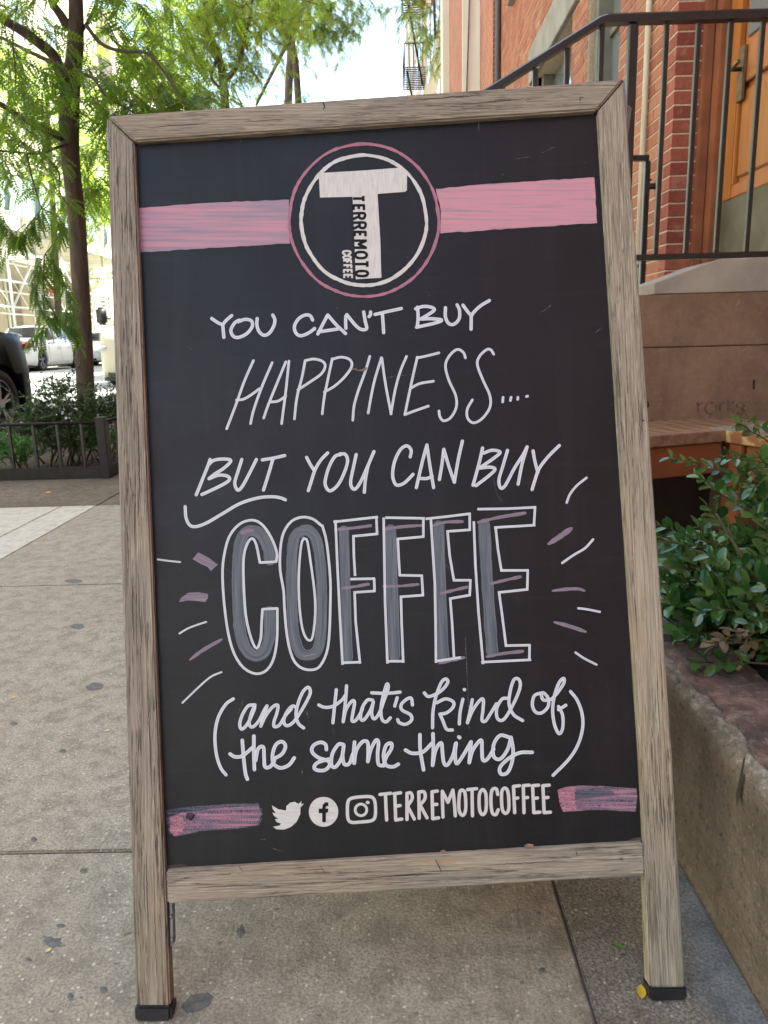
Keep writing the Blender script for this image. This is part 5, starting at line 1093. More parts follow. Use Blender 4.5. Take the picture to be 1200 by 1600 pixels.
tag(strokes('lettering', cv(ZC, [[(212, 210), (200, 245), (170, 320), (133, 412)], [(205, 238), (235, 215), (290, 208), (330, 218), (290, 260), (240, 292), (205, 320)], [(205, 320), (260, 300), (310, 305), (322, 325), (290, 350), (220, 385), (165, 410)],
 [(392, 210), (370, 280), (352, 345), (370, 385), (400, 355), (445, 270), (475, 210)], [(508, 213), (570, 203), (636, 188)], [(568, 210), (545, 290), (515, 385)],
 [(760, 198), (782, 240), (803, 272)], [(880, 173), (840, 215), (808, 270), (785, 340), (770, 388)], [(955, 182), (920, 195), (885, 260), (865, 340), (880, 382), (905, 385), (945, 345), (980, 270), (993, 215), (980, 182), (950, 178)],
 [(1042, 182), (1025, 260), (1010, 345), (1030, 380), (1060, 350), (1100, 265), (1143, 165)], [(1110, 240), (1095, 320), (1088, 398)]])
 + cv(ZD, [[(203, 180), (208, 145), (185, 122), (150, 145), (120, 210), (112, 280), (130, 325), (165, 320), (195, 295), (218, 270)], [(290, 117), (265, 210), (235, 340)], [(290, 117), (305, 220), (325, 340)], [(258, 292), (290, 292), (318, 280)],
 [(355, 298), (368, 220), (378, 140)], [(378, 140), (405, 230), (433, 312)], [(433, 312), (452, 200), (475, 97)], [(580, 133), (560, 220), (530, 328)], [(585, 160), (630, 145), (672, 155), (640, 185), (590, 220), (563, 238)], [(563, 238), (620, 233), (645, 245), (610, 280), (545, 330)],
 [(710, 145), (685, 230), (665, 300), (675, 342), (700, 325), (745, 240), (790, 170), (812, 127)], [(812, 127), (785, 220), (765, 322)], [(843, 148), (852, 200), (868, 260)], [(980, 120), (925, 175), (875, 240), (850, 310), (838, 350)]]), SB, P_white, cb_, w=4.9), 'hand lettered line BUT YOU CAN BUY')
tag(strokes('flourish', cv(ZC, [[(70, 478), (75, 540), (95, 582), (130, 592), (190, 572), (280, 520), (380, 462), (480, 430), (560, 422), (610, 428), (640, 440)]]), SB, P_white, cb_, w=4.8), 'sweeping underline below BUT')
# COFFEE: smudged fill, then outlines
def W_(z, S_, w): return (cv(z, [S_])[0], w/z[2])
tag(strokes('letter_fill', [W_(ZE, [(697, 345), (688, 280), (650, 205), (595, 178), (545, 205), (520, 300), (514, 420), (516, 560), (526, 740), (560, 850), (618, 892), (668, 860), (693, 780), (695, 640)], 66),
 W_(ZE, [(885, 178), (838, 215), (822, 330), (820, 480), (824, 640), (836, 780), (870, 870), (925, 885), (970, 850), (988, 740), (992, 560), (985, 380), (962, 235), (920, 180), (885, 176)], 62),
 W_(ZF, [(48, 248), (54, 450), (66, 805)], 44), W_(ZF, [(252, 245), (258, 450), (270, 795)], 50), W_(ZF, [(462, 228), (468, 450), (482, 800)], 48), W_(ZF, [(660, 222), (672, 450), (695, 775)], 52)], SB, P_fill, cb_, 3e-4, jit=.12, split=True))
tag(strokes('letter_fill', [W_(ZF, [(28, 243), (100, 236), (165, 227)], 13), W_(ZF, [(42, 500), (100, 492), (155, 482)], 12), W_(ZF, [(222, 242), (300, 232), (385, 226)], 13), W_(ZF, [(222, 492), (300, 490), (372, 483)], 12), W_(ZF, [(440, 226), (490, 212), (565, 209)], 13),
 W_(ZF, [(472, 522), (530, 508), (585, 495)], 13), W_(ZF, [(465, 827), (520, 815), (572, 802)], 11), W_(ZF, [(635, 212), (720, 192), (838, 172)], 14), W_(ZF, [(690, 480), (750, 465), (818, 450)], 13), W_(ZF, [(672, 798), (740, 785), (828, 775)], 13), W_(ZE, [(540, 190), (570, 178), (600, 176)], 22), W_(ZE, [(890, 892), (925, 885), (955, 880)], 9)], SB, P_lil, cb_, 4.6e-4, jit=.4, split=True))
Cc = [(733, 355), (737, 310), (715, 240), (675, 170), (630, 128), (580, 120), (520, 145), (465, 215), (435, 330), (428, 440), (438, 600), (460, 760), (495, 880), (550, 960), (620, 992), (680, 970), (720, 900), (738, 780), (739, 620)]
tag(strokes('letter_outline', [W_(ZE, Cc, 14), W_(ZE, [(739, 620), (655, 625)], 14), W_(ZE, [(655, 625), (650, 700), (645, 790), (622, 848), (590, 790), (560, 660), (548, 480), (548, 330), (570, 250), (597, 223), (620, 260), (640, 360)], 14), W_(ZE, [(640, 360), (733, 355)], 14),
 W_(ZE, [(990, 150), (940, 112), (880, 102), (820, 125), (775, 190), (757, 280), (755, 400), (775, 520), (780, 620), (795, 780), (825, 900), (870, 955), (930, 970), (980, 950), (1020, 870), (1035, 760), (1040, 600), (1040, 450), (1020, 250), (995, 150)], 14),
 W_(ZE, [(890, 222), (875, 260), (862, 400), (862, 560), (875, 700), (895, 775), (920, 802), (940, 780), (955, 650), (950, 520), (930, 370), (910, 240), (893, 224)], 13)]
 + [W_(ZF, straight(S_), 10.5) for S_ in ([(10, 210), (190, 190), (193, 263), (90, 273), (92, 360), (97, 443)], [(80, 460), (180, 458), (182, 512), (95, 518), (100, 650), (118, 822), (42, 825), (30, 600), (20, 400), (12, 210)],
 [(235, 192), (395, 195), (395, 275), (283, 285), (288, 380), (292, 443), (388, 445), (393, 530), (297, 537), (300, 650), (307, 818), (238, 818), (228, 560), (222, 205)],
 [(408, 197), (500, 187), (597, 175), (597, 245), (500, 252), (510, 360), (528, 465), (600, 465), (597, 530), (512, 545), (520, 650), (528, 795)], [(555, 802), (450, 818), (448, 640), (445, 480), (428, 205)],
 [(635, 155), (760, 153), (882, 147), (877, 225), (710, 235), (720, 330), (735, 422), (850, 422), (848, 505), (725, 518), (740, 630), (755, 750), (858, 748), (857, 812), (655, 822), (635, 600), (622, 400), (615, 215)])], SB, P_white, cb_, 6.2e-4, k=3), 'tall outlined letters of COFFEE')
# rays either side
tp_ = lambda s_: min(1, .55+2.2*s_) if s_ < .5 else min(1, .6+1.8*(1-s_))
tag(strokes('ray_stroke', [W_(ZF, [(1000, 390), (1050, 355), (1100, 325), (1135, 287)], 10), W_(ZF, [(1070, 587), (1110, 592), (1165, 603)], 9.5), W_(ZF, [(1058, 780), (1095, 805), (1150, 833)], 9.5), W_(ZD, [(1122, 288), (1070, 330), (1035, 375), (1018, 418)], 12),
 W_(ZE, [(60, 342), (120, 350), (187, 357)], 10), W_(ZE, [(183, 763), (240, 730), (335, 697)], 10), W_(ZE, [(200, 1157), (290, 1070), (360, 1010), (422, 982)], 10)], SB, P_white, cb_, 4e-4, split=True))
V, F, UVl = [], [], []
for i, (z_, S_, w_) in enumerate(((ZF, [(942, 306), (985, 278), (1040, 240)], 24), (ZF, [(958, 511), (1020, 504), (1070, 503), (1097, 511)], 14), (ZF, [(967, 648), (1030, 665), (1103, 690)], 16), (ZE, [(243, 912), (310, 862), (422, 797)], 20))):
    V, F, UVl = [], [], []
    ribbon(cv(z_, [S_])[0], w_/z_[2], 4e-4+i*1e-5, SB, V=V, F=F, UV=UVl, taper=tp_, inc=2e-7, jit=.3); mesh('ray_stroke', V, F, P_lil, cb_, uv=UVl)
tag(poly('ray_stroke', [(258, 340), (290, 302), (345, 330), (402, 372), (375, 395), (362, 410), (345, 385), (300, 365)], P_lil, cb_, 4.1e-4, ZE, (.9, .45)), 'broad grey smudge stroke left of the C')
tag(poly('ray_stroke', [(182, 585), (190, 562), (232, 532), (290, 528), (346, 538), (345, 560), (330, 585), (280, 578), (230, 575)], P_lil, cb_, 4.1e-4, ZE), 'broad grey smudge stroke, lower left of the C')
tag(strokes('lettering', cv(ZG, [[(205, 157), (160, 190), (115, 270), (97, 370), (105, 480), (130, 560), (162, 603)],
 [(325, 192), (290, 200), (258, 250), (242, 305), (255, 335), (290, 300), (325, 225), (331, 192)], [(331, 192), (308, 250), (298, 305), (318, 322), (355, 285), (385, 225), (402, 198)], [(402, 198), (385, 255), (365, 318)], [(365, 318), (395, 255), (435, 205), (465, 195), (460, 240), (443, 290), (445, 320), (475, 310), (510, 255), (545, 215)],
 [(578, 212), (550, 200), (515, 240), (500, 290), (520, 315), (560, 290), (610, 215), (650, 140), (655, 105), (640, 90), (610, 120), (582, 190), (572, 250), (585, 300), (617, 328)],
 [(808, 103), (800, 180), (788, 298)], [(705, 193), (740, 207), (790, 200), (840, 165), (862, 135)], [(868, 80), (862, 170), (848, 292)], [(848, 292), (865, 220), (900, 170), (915, 180), (905, 240), (900, 285), (920, 285), (945, 250), (962, 215)],
 [(1022, 165), (990, 165), (960, 210), (950, 270), (970, 280), (1005, 230), (1025, 180)], [(1025, 175), (1015, 240), (1030, 275), (1060, 240), (1090, 160), (1112, 95), (1105, 70), (1085, 130), (1070, 210), (1075, 275), (1100, 292), (1125, 268)], [(1015, 122), (1100, 125), (1182, 118)], [(1165, 150), (1150, 200)]])
 + cv(ZH, [[(157, 182), (150, 145), (125, 150), (95, 180), (100, 210), (145, 235), (152, 265), (120, 288), (85, 280), (75, 262)], [(222, 115), (245, 135), (290, 120), (330, 90), (352, 55), (340, 38), (315, 60), (285, 140), (270, 220), (268, 308)],
 [(290, 170), (340, 148), (382, 165), (380, 195), (345, 225), (308, 232)], [(308, 232), (325, 270), (345, 315), (378, 320)], [(435, 150), (420, 220), (415, 287)], [(442, 96), (445, 98)], [(487, 152), (475, 215), (460, 280)], [(460, 280), (490, 210), (530, 155), (548, 155), (545, 215), (540, 265), (560, 270), (590, 225), (620, 175)],
 [(680, 145), (650, 150), (622, 200), (625, 255), (655, 265), (690, 220), (735, 130), (752, 70), (740, 38), (715, 45), (695, 110), (690, 180), (715, 235), (765, 268)], [(870, 115), (830, 130), (818, 180), (835, 220), (870, 225), (905, 190), (905, 145), (880, 115), (868, 125), (880, 155), (925, 150)],
 [(925, 150), (960, 110), (992, 60), (990, 35), (965, 60), (940, 130), (930, 210), (940, 290), (965, 340), (985, 310), (985, 240), (962, 190)], [(962, 208), (1003, 183)], [(1028, 107), (1065, 155), (1092, 230), (1095, 310), (1070, 400), (1020, 480), (932, 570)]]), SB, P_white, cb_, w=4.9), "script line (and that's kind of)")
tag(strokes('lettering', cv(ZG, [[(257, 400), (265, 500), (275, 590), (287, 628)], [(185, 480), (215, 497), (260, 490), (320, 440)], [(325, 375), (325, 480), (328, 572)], [(335, 520), (350, 450), (380, 440), (385, 500), (390, 555), (420, 555), (445, 520)],
 [(440, 510), (490, 480), (510, 435), (490, 408), (455, 425), (435, 480), (440, 535), (480, 562), (530, 545), (562, 503)], [(750, 455), (745, 425), (715, 412), (675, 430), (665, 465), (700, 500), (760, 522), (768, 548), (740, 575), (695, 575), (678, 558), (700, 530), (765, 510)],
 [(850, 425), (820, 425), (785, 480), (780, 545), (805, 555), (840, 500), (852, 430)], [(852, 430), (845, 490), (855, 540), (885, 535), (905, 480)], [(915, 410), (910, 470), (913, 535)], [(913, 535), (925, 460), (960, 410), (990, 410), (995, 460), (993, 525)], [(993, 525), (1010, 455), (1040, 400), (1055, 415), (1050, 480), (1055, 540), (1085, 550)],
 [(1085, 550), (1100, 500), (1130, 450), (1130, 418), (1100, 430), (1085, 490), (1100, 545), (1140, 555), (1172, 540)]])
 + cv(ZH, [[(198, 345), (200, 430), (218, 540)], [(118, 430), (155, 448), (215, 440), (262, 395)], [(270, 340), (272, 430), (268, 515)], [(268, 515), (285, 430), (315, 390), (322, 440), (330, 500), (350, 512), (380, 460), (395, 395)], [(398, 392), (392, 450), (400, 505), (430, 470), (480, 385)], [(412, 358), (418, 362)],
 [(480, 385), (475, 440), (470, 500)], [(470, 500), (490, 430), (535, 375), (540, 430), (545, 485), (570, 480), (605, 425)], [(692, 360), (640, 350), (605, 400), (605, 465), (640, 480), (680, 430), (700, 362)], [(700, 360), (712, 430), (705, 500), (680, 555), (645, 562), (640, 525), (690, 475), (750, 445), (818, 443)]]), SB, P_white, cb_, w=5.5), 'script line the same thing')
# social line
J = [[(88, 108), (132, 103)], [(110, 108), (115, 212)], [(148, 105), (152, 212)], [(145, 105), (172, 101)], [(150, 156), (170, 153)], [(152, 212), (177, 208)], [(198, 103), (198, 210)], [(198, 103), (214, 102), (219, 125), (200, 155)], [(200, 155), (228, 208)],
 [(246, 98), (248, 205)], [(246, 98), (268, 98), (271, 125), (250, 152)], [(252, 152), (280, 203)], [(300, 97), (303, 207)], [(300, 97), (322, 94)], [(302, 150), (320, 148)], [(303, 207), (327, 203)], [(345, 200), (343, 150), (342, 95)], [(342, 95), (365, 140)], [(365, 140), (385, 90)], [(385, 90), (391, 140), (395, 195)],
 [(422, 90), (412, 105), (410, 170), (425, 193), (437, 170), (435, 105), (422, 90)], [(445, 88), (482, 84)], [(463, 88), (465, 195)], [(507, 88), (493, 110), (494, 170), (507, 190), (520, 170), (520, 110), (507, 88)], [(568, 108), (562, 85), (545, 90), (540, 130), (545, 180), (560, 190), (570, 170)],
 [(597, 82), (584, 100), (586, 165), (600, 185), (613, 165), (610, 100), (597, 82)], [(632, 75), (637, 182)], [(632, 75), (657, 72)], [(635, 125), (650, 122)], [(672, 72), (675, 182)], [(672, 72), (697, 70)], [(674, 122), (690, 120)], [(710, 72), (715, 182)], [(710, 72), (735, 70)], [(712, 125), (730, 122)], [(715, 182), (740, 180)],
 [(752, 72), (757, 182)], [(752, 72), (778, 70)], [(755, 122), (773, 120)], [(757, 182), (783, 180)]]
tag(strokes('lettering', cv(ZJ, J), SB, P_solid, cb_, w=5.2), 'white narrow capitals TERREMOTOCOFFEE')
tag(poly('bird_icon', [(617, 195), (650, 215), (690, 222), (692, 198), (712, 180), (735, 176), (755, 188), (770, 172), (768, 188), (783, 186), (765, 205), (764, 240), (745, 280), (715, 307), (680, 321), (640, 319), (622, 306), (655, 300), (664, 290), (640, 281), (632, 266), (650, 264), (628, 250), (618, 232), (637, 236), (620, 212)], P_solid, cb_, 4e-4, ZI), 'white bird icon')
pf_ = poly('round_icon', ell(ZI[0]+885/ZI[2], ZI[1]+228/ZI[2], 23, 23.3, 40)[:-1], P_solid, cb_, 4e-4); tag(pf_, 'round white icon with a black letter f')
tag(poly('round_icon_letter', [(860, 236), (860, 212), (878, 211), (880, 193), (892, 179), (910, 179), (910, 197), (898, 200), (896, 211), (911, 212), (907, 232), (897, 233), (897, 282), (878, 282), (878, 235)], P_dark, cb_, 6e-4, ZI), 'black letter f')
sq = [(1030, 158), (1080, 150), (1130, 150), (1150, 168), (1156, 215), (1152, 258), (1132, 275), (1080, 281), (1032, 283), (1013, 265), (1009, 215), (1013, 175), (1030, 158)]
ci = [(1080+30*math.cos(a), 218+30*math.sin(a)) for a in [2*math.pi*i/14 for i in range(15)]]; ci[-1] = ci[0]
tag(strokes('camera_icon', [W_(ZI, sq, 17), W_(ZI, ci, 14), W_(ZI, [(1113, 179), (1117, 180)], 17)], SB, P_solid, cb_), 'white rounded square camera icon')
tag(poly('pink_smudge', wob([(62, 222), (130, 207), (250, 197), (400, 186), (550, 181), (553, 205), (568, 212), (570, 262), (548, 300), (480, 312), (250, 330), (120, 357), (80, 340), (70, 290), (64, 260)], 3, 20), P_fillp, cb_, 3e-4, ZI), 'grey smudge at the lower left corner')
tag(poly('pink_smudge', wob([(80, 255), (150, 232), (300, 212), (548, 196), (560, 240), (540, 298), (400, 312), (250, 326), (105, 355), (82, 320), (90, 290)], 3, 20), P_edge, cb_, 4.2e-4, ZI), 'pink and lilac brush mark at the lower left corner')
tag(poly('pink_smudge', wob([(82, 262), (120, 250), (150, 258), (160, 300), (150, 335), (105, 353), (84, 325), (92, 296)], 3, 12), P_hot, cb_, 5.4e-4, ZI), 'fresh pink end of the lower left brush mark')
tag(poly('chip', wob([(172, 240), (182, 230), (195, 236), (208, 228), (222, 236), (220, 256), (205, 262), (198, 276), (182, 268), (170, 256)], 16, 3), P_chip, cb_, 6.6e-4, ZI), 'dark chipped spot in the pink mark')
tag(poly('pink_smudge', wob([(811, 88), (850, 76), (900, 71), (1000, 74), (1132, 83), (1137, 115), (1130, 178), (1050, 174), (960, 171), (835, 179), (822, 150), (818, 128)], 2, 16), P_edge, cb_, 4e-4, ZJ), 'pink and lilac brush mark at the lower right corner')
tag(poly('pink_smudge', wob([(811, 88), (850, 76), (885, 74), (880, 120), (890, 172), (835, 179), (822, 150), (818, 128)], 2, 10), P_hot, cb_, 5.2e-4, ZJ), 'fresh pink end of the lower right brush mark')
tag(poly('pink_smudge', wob([(880, 95), (950, 90), (1040, 95), (1045, 112), (950, 122), (885, 130)], 3, 12), P_fillp, cb_, 5.4e-4, ZJ), 'grey smudge in the lower right brush mark')
# wear: scratches, chip line, dust specks
sc = [[(748, 186), (748, 204)], [(376, 214), (376, 222)], [(803, 249), (826, 245)], [(842, 241), (866, 230)], [(782, 275), (787, 272)], [(695, 880), (710, 900)], [(727, 995), (731, 1080), (733, 1140)], [(771, 745), (776, 770), (784, 783)], [(472, 1202), (472, 1212)], [(930, 520), (940, 512)], [(700, 1352 - 20), (702, 1330)],
      [(405, 1312), (417, 1311)], [(424, 1325), (440, 1330)], [(478, 1110), (482, 1121)], [(520, 1137), (521, 1148)], [(380, 1095), (372, 1115)], [(842, 490), (860, 478)], [(605, 590), (640, 585)]]
tag(strokes('scratches', [(straight(s_) if len(s_) == 2 else s_, random.uniform(.7, 1.3)) for s_ in sc], SB, P_scr, cb_, 3.4e-4, k=2, split=True))
tag(poly('chip', wob([(1008, 470), (1030, 470), (1050, 478), (1075, 474), (1100, 462), (1104, 472), (1085, 486), (1050, 486), (1030, 480), (1012, 478)], 4, 8), simple('bare_chip', (.30, .25, .19), (.08, .07, .06), 300, .9), cb_, 9e-4, ZA), 'bare chipped line between the second P and the I')
V, F = [], []
for i in range(240):
    px, py = random.uniform(225, 990), random.uniform(200, 1345)
    if i > 130: px, py = random.choice([(930, 1090), (400, 1320), (500, 1310), (880, 1240), (800, 720), (900, 700), (330, 880), (960, 640), (640, 1210)]); px += random.gauss(0, 26); py += random.gauss(0, 26)
    if not (262 < px < 955 and 230 < py < 1330): continue
    r_ = random.uniform(.3, .75)*(1.6 if random.random() < .06 else 1); n0 = len(V); an = random.uniform(0, 6.28)
    V += [SB(px+r_*math.cos(an+a), py+r_*1.2*math.sin(an+a), 1.6e-4) for a in (0, 1.4, 3, 4.6)]; F.append((n0, n0+1, n0+2, n0+3))
tag(mesh('chalk_specks', V, F, P_scr, cb_), kind='stuff')
M_dust = simple('ledge_dirt', (.05, .042, .034), (.12, .10, .08), 120, .95)
bm_ = [(262, 1360), (500, 1347), (760, 1331), (1000, 1317)]
V, F = [], []
for i in range(60):
    f_ = i/59; px = 260+742*f_; py = 1362-44.5*f_; h_ = 4+3.0*noise.noise(Vector((i*.3, 0, 0)))+(5 if i < 3 or i > 57 else 0); V += [SB(px, py+2, 2.2e-4), SB(px, py-h_, 2.2e-4)]
    if i: F.append((2*i-2, 2*i, 2*i+1, 2*i-1))
tag(mesh('grime_line', V, F, M_dust, cb_), 'dirt gathered along the bottom of the board')
# splits, dents and old screw holes in the frame
M_crack = simple('crack_shadow', (.02, .015, .011), (.05, .038, .028), 300, .95)
def crack(name, P2, par, w=1.1, z=None, tp=lambda s_: max(.12, math.sin(math.pi*min(1, max(0, s_)))**.6)):
    P2 = [(z[0]+a/z[2], z[1]+b/z[2]) for a, b in P2] if z else P2
    V, F, U = [], [], []; Q = []
    for a, b in zip(P2[:-1], P2[1:]):
        n_ = max(2, int(math.hypot(b[0]-a[0], b[1]-a[1])/4))
        Q += [(a[0]+(b[0]-a[0])*i/n_+random.gauss(0, .35), a[1]+(b[1]-a[1])*i/n_+random.gauss(0, .35)) for i in range(n_)]
    Q.append(P2[-1]); ribbon(Q, w, .0003, lambda x, y, o: SP(x, y, o), V=V, F=F, UV=U, k=1, taper=tp, inc=1e-8); return mesh(name, V, F, M_crack, par)
for P2, par, w in (([(504, 158), (507, 166), (505, 172)], trl, 2.0), ([(905, 152), (912, 151)], trl, 1.6), ([(906, 152), (907, 160)], trl, 1.6), ([(230, 199), (330, 192)], trl, 1.0), ([(640, 156), (760, 148)], trl, 1.1), ([(700, 165), (850, 152)], trl, .9), ([(380, 190), (450, 186)], trl, .9),
                   ([(196, 260), (199, 380)], lst, 1.0), ([(214, 620), (219, 800)], lst, 1.1), ([(206, 900), (209, 1010)], lst, 1.0), ([(232, 1100), (237, 1240)], lst, 1.1), ([(228, 1330), (232, 1460)], lst, 1.0), ([(241, 1420), (245, 1530)], lst, .9), ([(167, 236), (172, 238)], lst, 2.2),
                   ([(996, 600), (1002, 700)], rst, 1.0), ([(1005, 735), (1008, 860)], rst, 1.0), ([(1030, 1180), (1034, 1290)], rst, .9), ([(1040, 1380), (1045, 1500)], rst, .9), ([(1004, 655), (1006, 659)], rst, 2.6),
                   ([(500, 1351), (503, 1358), (509, 1364)], brl, .9), ([(900, 1330), (902, 1338)], brl, 1.6), ([(967, 1344), (971, 1341), (973, 1346)], brl, 1.6), ([(300, 1388), (420, 1381)], brl, 1.0), ([(560, 1372), (700, 1364)], brl, 1.0), ([(760, 1352), (880, 1345)], brl, .9), ([(372, 1353), (380, 1362)], brl, 1.2)):
    crack('crack', P2, par, w)
# hardware
def sbar(name, P2, w0, w1, par=board): return prism(name, q(*P2), w0, w1, (1, 0), M_steel, par, .0004)
b = sbar('corner_bracket', ((262.5, 1415), (267, 1415), (268.5, 1482), (264, 1484)), -TH+.002, -.006); b['label'] = 'steel angle under the left end of the bottom rail'
b = sbar('corner_bracket', ((1009, 1372), (1013, 1372), (1017.5, 1440), (1013.5, 1441)), -TH+.002, -.006); b['label'] = 'steel angle under the right end of the bottom rail'
sbar('bracket_arm', ((942, 1374.8), (1010, 1370.5), (1010, 1372.5), (942, 1377)), -TH+.002, -.006, b)
b = sbar('corner_bracket', ((909, 125.8), (976, 120.8), (976, 122.6), (909, 127.8)), -TH+.001, -.004); b['label'] = 'steel angle on the upper right corner'
sbar('bracket_arm', ((975.8, 123), (978, 123), (983, 184), (980, 185)), -TH+.001, -.004, b)
b = sbar('corner_bracket', ((164, 196), (165.8, 196), (168.3, 240), (166.2, 240)), -TH+.001, -.004)
for px, py in ((1010, 1400), (1013, 1428), (265, 1432), (266.5, 1468)):
    c = SP(px+2.5, py, -.006); bm = bmesh.new(); bmesh.ops.create_icosphere(bm, subdivisions=1, radius=.0028, matrix=Matrix.Translation(c)); from_bm('screw', bm, M_steel, board, smooth=True)
# screw head on outer edge of right stile
c = SP(1009.5, 632, -.010); bm = bmesh.new(); bmesh.ops.create_icosphere(bm, subdivisions=1, radius=.006, matrix=Matrix.Translation(c)@Matrix.Diagonal((.6, 1, .9, 1))); from_bm('pivot_bolt', bm, M_rubber, board, smooth=True)
# rear frame: same size, leaning the other way from the shared top edge
Ht = UV_(570, 152)[1]; top0 = A0+sv_*Ht-nv*(TH+.002)
v2 = (Vector((0, 0, 1))*math.cos(LEAN)-bk*math.sin(LEAN)); n2 = -(bu.cross(v2)); Wd = (A1-A0).length
O2 = top0-v2*(top0.z/v2.z)
Lr = (top0-O2).length-.004; mwd = .037
rf = prism('rear_stile', [(0.002, .012), (mwd, .012), (mwd, Lr), (0.002, Lr)], 0, TH, (0, 1), MW, board, .002, O2, bu, v2, n2)
prism('rear_stile', [(Wd-mwd-.002, .012), (Wd-.004, .012), (Wd-.004, Lr), (Wd-mwd-.002, Lr)], 0, TH, (0, 1), MW, board, .002, O2, bu, v2, n2)
prism('rear_rail', [(mwd+.001, Lr-.038), (Wd-mwd-.003, Lr-.038), (Wd-mwd-.003, Lr-.001), (mwd+.001, Lr-.001)], .001, TH-.001, (1, 0), MW, board, .002, O2, bu, v2, n2)
prism('rear_rail', [(mwd+.001, .13), (Wd-mwd-.003, .13), (Wd-mwd-.003, .167), (mwd+.001, .167)], .001, TH-.001, (1, 0), MW, board, .002, O2, bu, v2, n2)
prism('rear_chalkboard', [(mwd+.0015, .168), (Wd-mwd-.0035, .168), (Wd-mwd-.0035, Lr-.039), (mwd+.0015, Lr-.039)], .012, .018, (1, 0), cb_.data.materials[0], board, 0, O2, bu, v2, n2)
for xa in (.0, Wd-mwd-.004): prism('rubber_foot', [(xa, 0), (xa+mwd+.002, 0), (xa+mwd+.002, .014), (xa, .014)], -.003, TH+.003, (1, 0), M_rubber, board, .002, O2, bu, v2, n2)

# ------------------------------------------------------------------ small things on the ground and ledge
def leaf_obj(name, p, ang, ln, wd, mat, label, curl=.25, tilt=0, cat='leaf', grp=None):
    V, F = [], []; n = 7
    for i in range(n):
        t_ = i/(n-1); w = wd*math.sin(math.pi*min(1, t_*1.02+.01))**.8*.5+.0003; z = ln*curl*(t_-.5)**2+.0012
        V += [(ln*(t_-.5), -w, z+w*.35), (ln*(t_-.5), 0, z), (ln*(t_-.5), w, z+w*.35)]
        if i: a = 3*i; F += [(a-3, a-2, a+1, a), (a-2, a-1, a+2, a+1)]
    o = mesh(name, V, F, mat, None, Matrix.Translation(p)@Matrix.Rotation(ang, 4, 'Z')@Matrix.Rotation(tilt, 4, 'X'), smooth=True); return tag(o, label, cat, grp)
M_yl = m_leaf('yellow_leaf', (.62, .40, .03), (.66, .45, .04), .2, .5); M_yl2 = m_leaf('pale_yellow_leaf', (.60, .50, .16), (.64, .54, .2), .2, .5); M_gl = m_leaf('fresh_leaf', (.10, .24, .03), (.12, .26, .04), .2, .45)
leaf_obj('fallen_leaf', onZ(1002, 1552), R(75), .020, .0095, M_yl, 'bright yellow oval leaf beside the right rubber foot')
leaf_obj('fallen_leaf', onZ(967, 1480), R(-30), .017, .005, M_gl, 'narrow green leaf on the pavement under the sign')
leaf_obj('fallen_leaf', onZ(167, 1143), R(20), .011, .006, M_yl2, 'small pale yellow leaf left of the sign at mid height')
leaf_obj('fallen_leaf', onZ(76, 1486), R(60), .009, .005, M_yl2, 'tiny yellow leaf on the dark star shaped stain')
leaf_obj('fallen_leaf', onZ(20, 1091), R(30), .011, .006, M_yl, 'small golden leaf near the left edge of the photo')
leaf_obj('fallen_leaf', onZ(200, 1458), R(25), .013, .0025, simple('straw', (.30, .17, .08), None), 'thin brown straw fragment beside the left leg')
leaf_obj('fallen_leaf', onZ(76, 770), R(10), .03, .016, M_yl, 'small orange leaf on the stained pavement before the fence', tilt=.2)
leaf_obj('fallen_leaf', onZ(105, 772), R(-20), .03, .014, M_boxd, 'small brown leaf on the stained pavement before the fence')
M_dl = simple('dead_leaf', (.22, .13, .08), (.30, .2, .13), 90, .8)
for px, py, s_, lab in ((826, 1325, .011, 'curled brown dead leaf on the right part of the bottom rail ledge'), (692, 1333, .006, 'tiny reddish crumb of leaf on the bottom rail ledge')):
    leaf_obj('dead_leaf', SP(px, py, -.004)+Vector((0, 0, .001)), R(10), s_, s_*.5, M_dl, lab, .6, .3)
V, F = [], []
for i in range(60):
    px = random.uniform(775, 822) if i < 45 else random.uniform(690, 990); c = SP(px, 1330-.0588*(px-800)*1.0-1.5, -.0055+random.uniform(-.002, .002)); r_ = random.uniform(.0004, .0011); n0 = len(V)
    V += [c+Vector((r_, 0, 0)), c+Vector((-r_, r_*.4, 0)), c+Vector((0, -r_, r_*.3)), c+Vector((0, 0, r_*1.3))]; F += [(n0, n0+1, n0+3), (n0+1, n0+2, n0+3), (n0+2, n0, n0+3)]
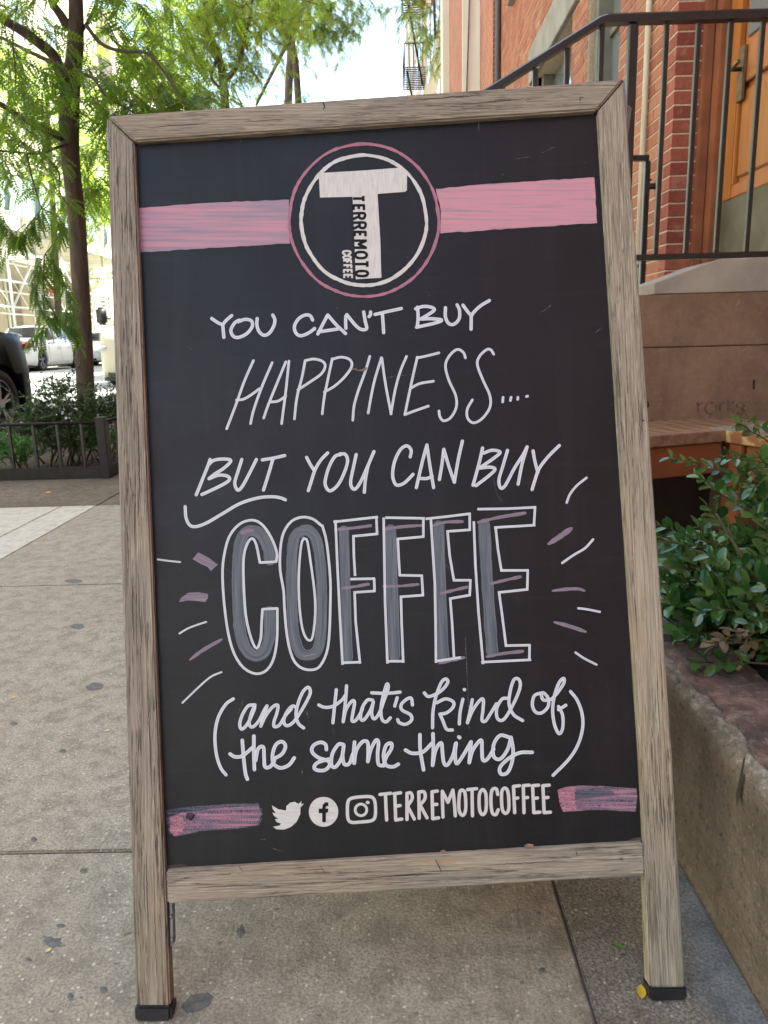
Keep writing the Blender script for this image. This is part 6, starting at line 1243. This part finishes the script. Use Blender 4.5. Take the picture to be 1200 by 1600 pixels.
o = mesh('ledge_grit', V, F, simple('grit', (.35, .28, .2), None)); tag(o, 'sprinkle of pale grit on the bottom rail ledge', 'grit', kind='stuff')
leaf_obj('dry_stalk', SP(690, 1350, .0015), R(-60), .016, .0006, simple('stalk', (.06, .045, .03), None), 'thin dark dry stalk stuck across the bottom rail', .1, cat='stalk').matrix_basis = Matrix.Translation(SP(685, 1352, .0015))@Matrix((bu, sv_, nv)).transposed().to_4x4()@Matrix.Rotation(R(-65), 4, 'Z')
# gum spots pressed in the pavement
M_gum = simple('old_gum', (.06, .06, .052), (.13, .125, .112), 90, .7, .2, 200, .0006)
def gum(px, py, rx, ry, ang=0, sp=.15):
    c = onZ(px, py, 0); cz = .0012; n = 18; V = [(0, 0, cz)]; sc_ = c.y/FPX*1.05; 
    for i in range(n):
        a = 2*math.pi*i/n; r_ = 1+sp*noise.noise(Vector((2.2*math.cos(a), 2.2*math.sin(a), px)))*2
        p = onZ(px+rx*r_*math.cos(a)*math.cos(ang)-ry*r_*math.sin(a)*math.sin(ang), py+rx*r_*math.cos(a)*math.sin(ang)+ry*r_*math.sin(a)*math.cos(ang), 0)-c; V.append((p.x, p.y, .0006))
    F = [(0, i+1, (i+1) % n+1) for i in range(n)]; return mesh('gum_spot', V, F, M_gum, sub, Matrix.Translation(c))
for g in ((308, 1567, 26, 13, -.35), (82, 1472, 14, 8, .1, .5), (148, 1073, 14, 6, -.1), (121, 979, 11, 4.5, 0), (22, 1131, 6, 3, 0), (98, 1174, 5, 3, 0), (110, 1558, 5, 6, 0), (53, 1312, 5, 4, 0), (131, 1361, 6, 4, 0), (847, 1516, 5, 4, 0), (973, 1493, 4, 3, 0), (115, 908, 14, 3, 0), (376, 1455, 6, 9, .3, .5), (95, 1447, 7, 3, 0), (162, 1547, 6, 5, 0), (842, 1427, 3, 2, 0), (45, 1500, 5, 3, .2, .4)): gum(*g)
print('objects', len(bpy.data.objects), 'tris', sum(len(o.data.polygons) for o in bpy.data.objects if o.type == 'MESH'))
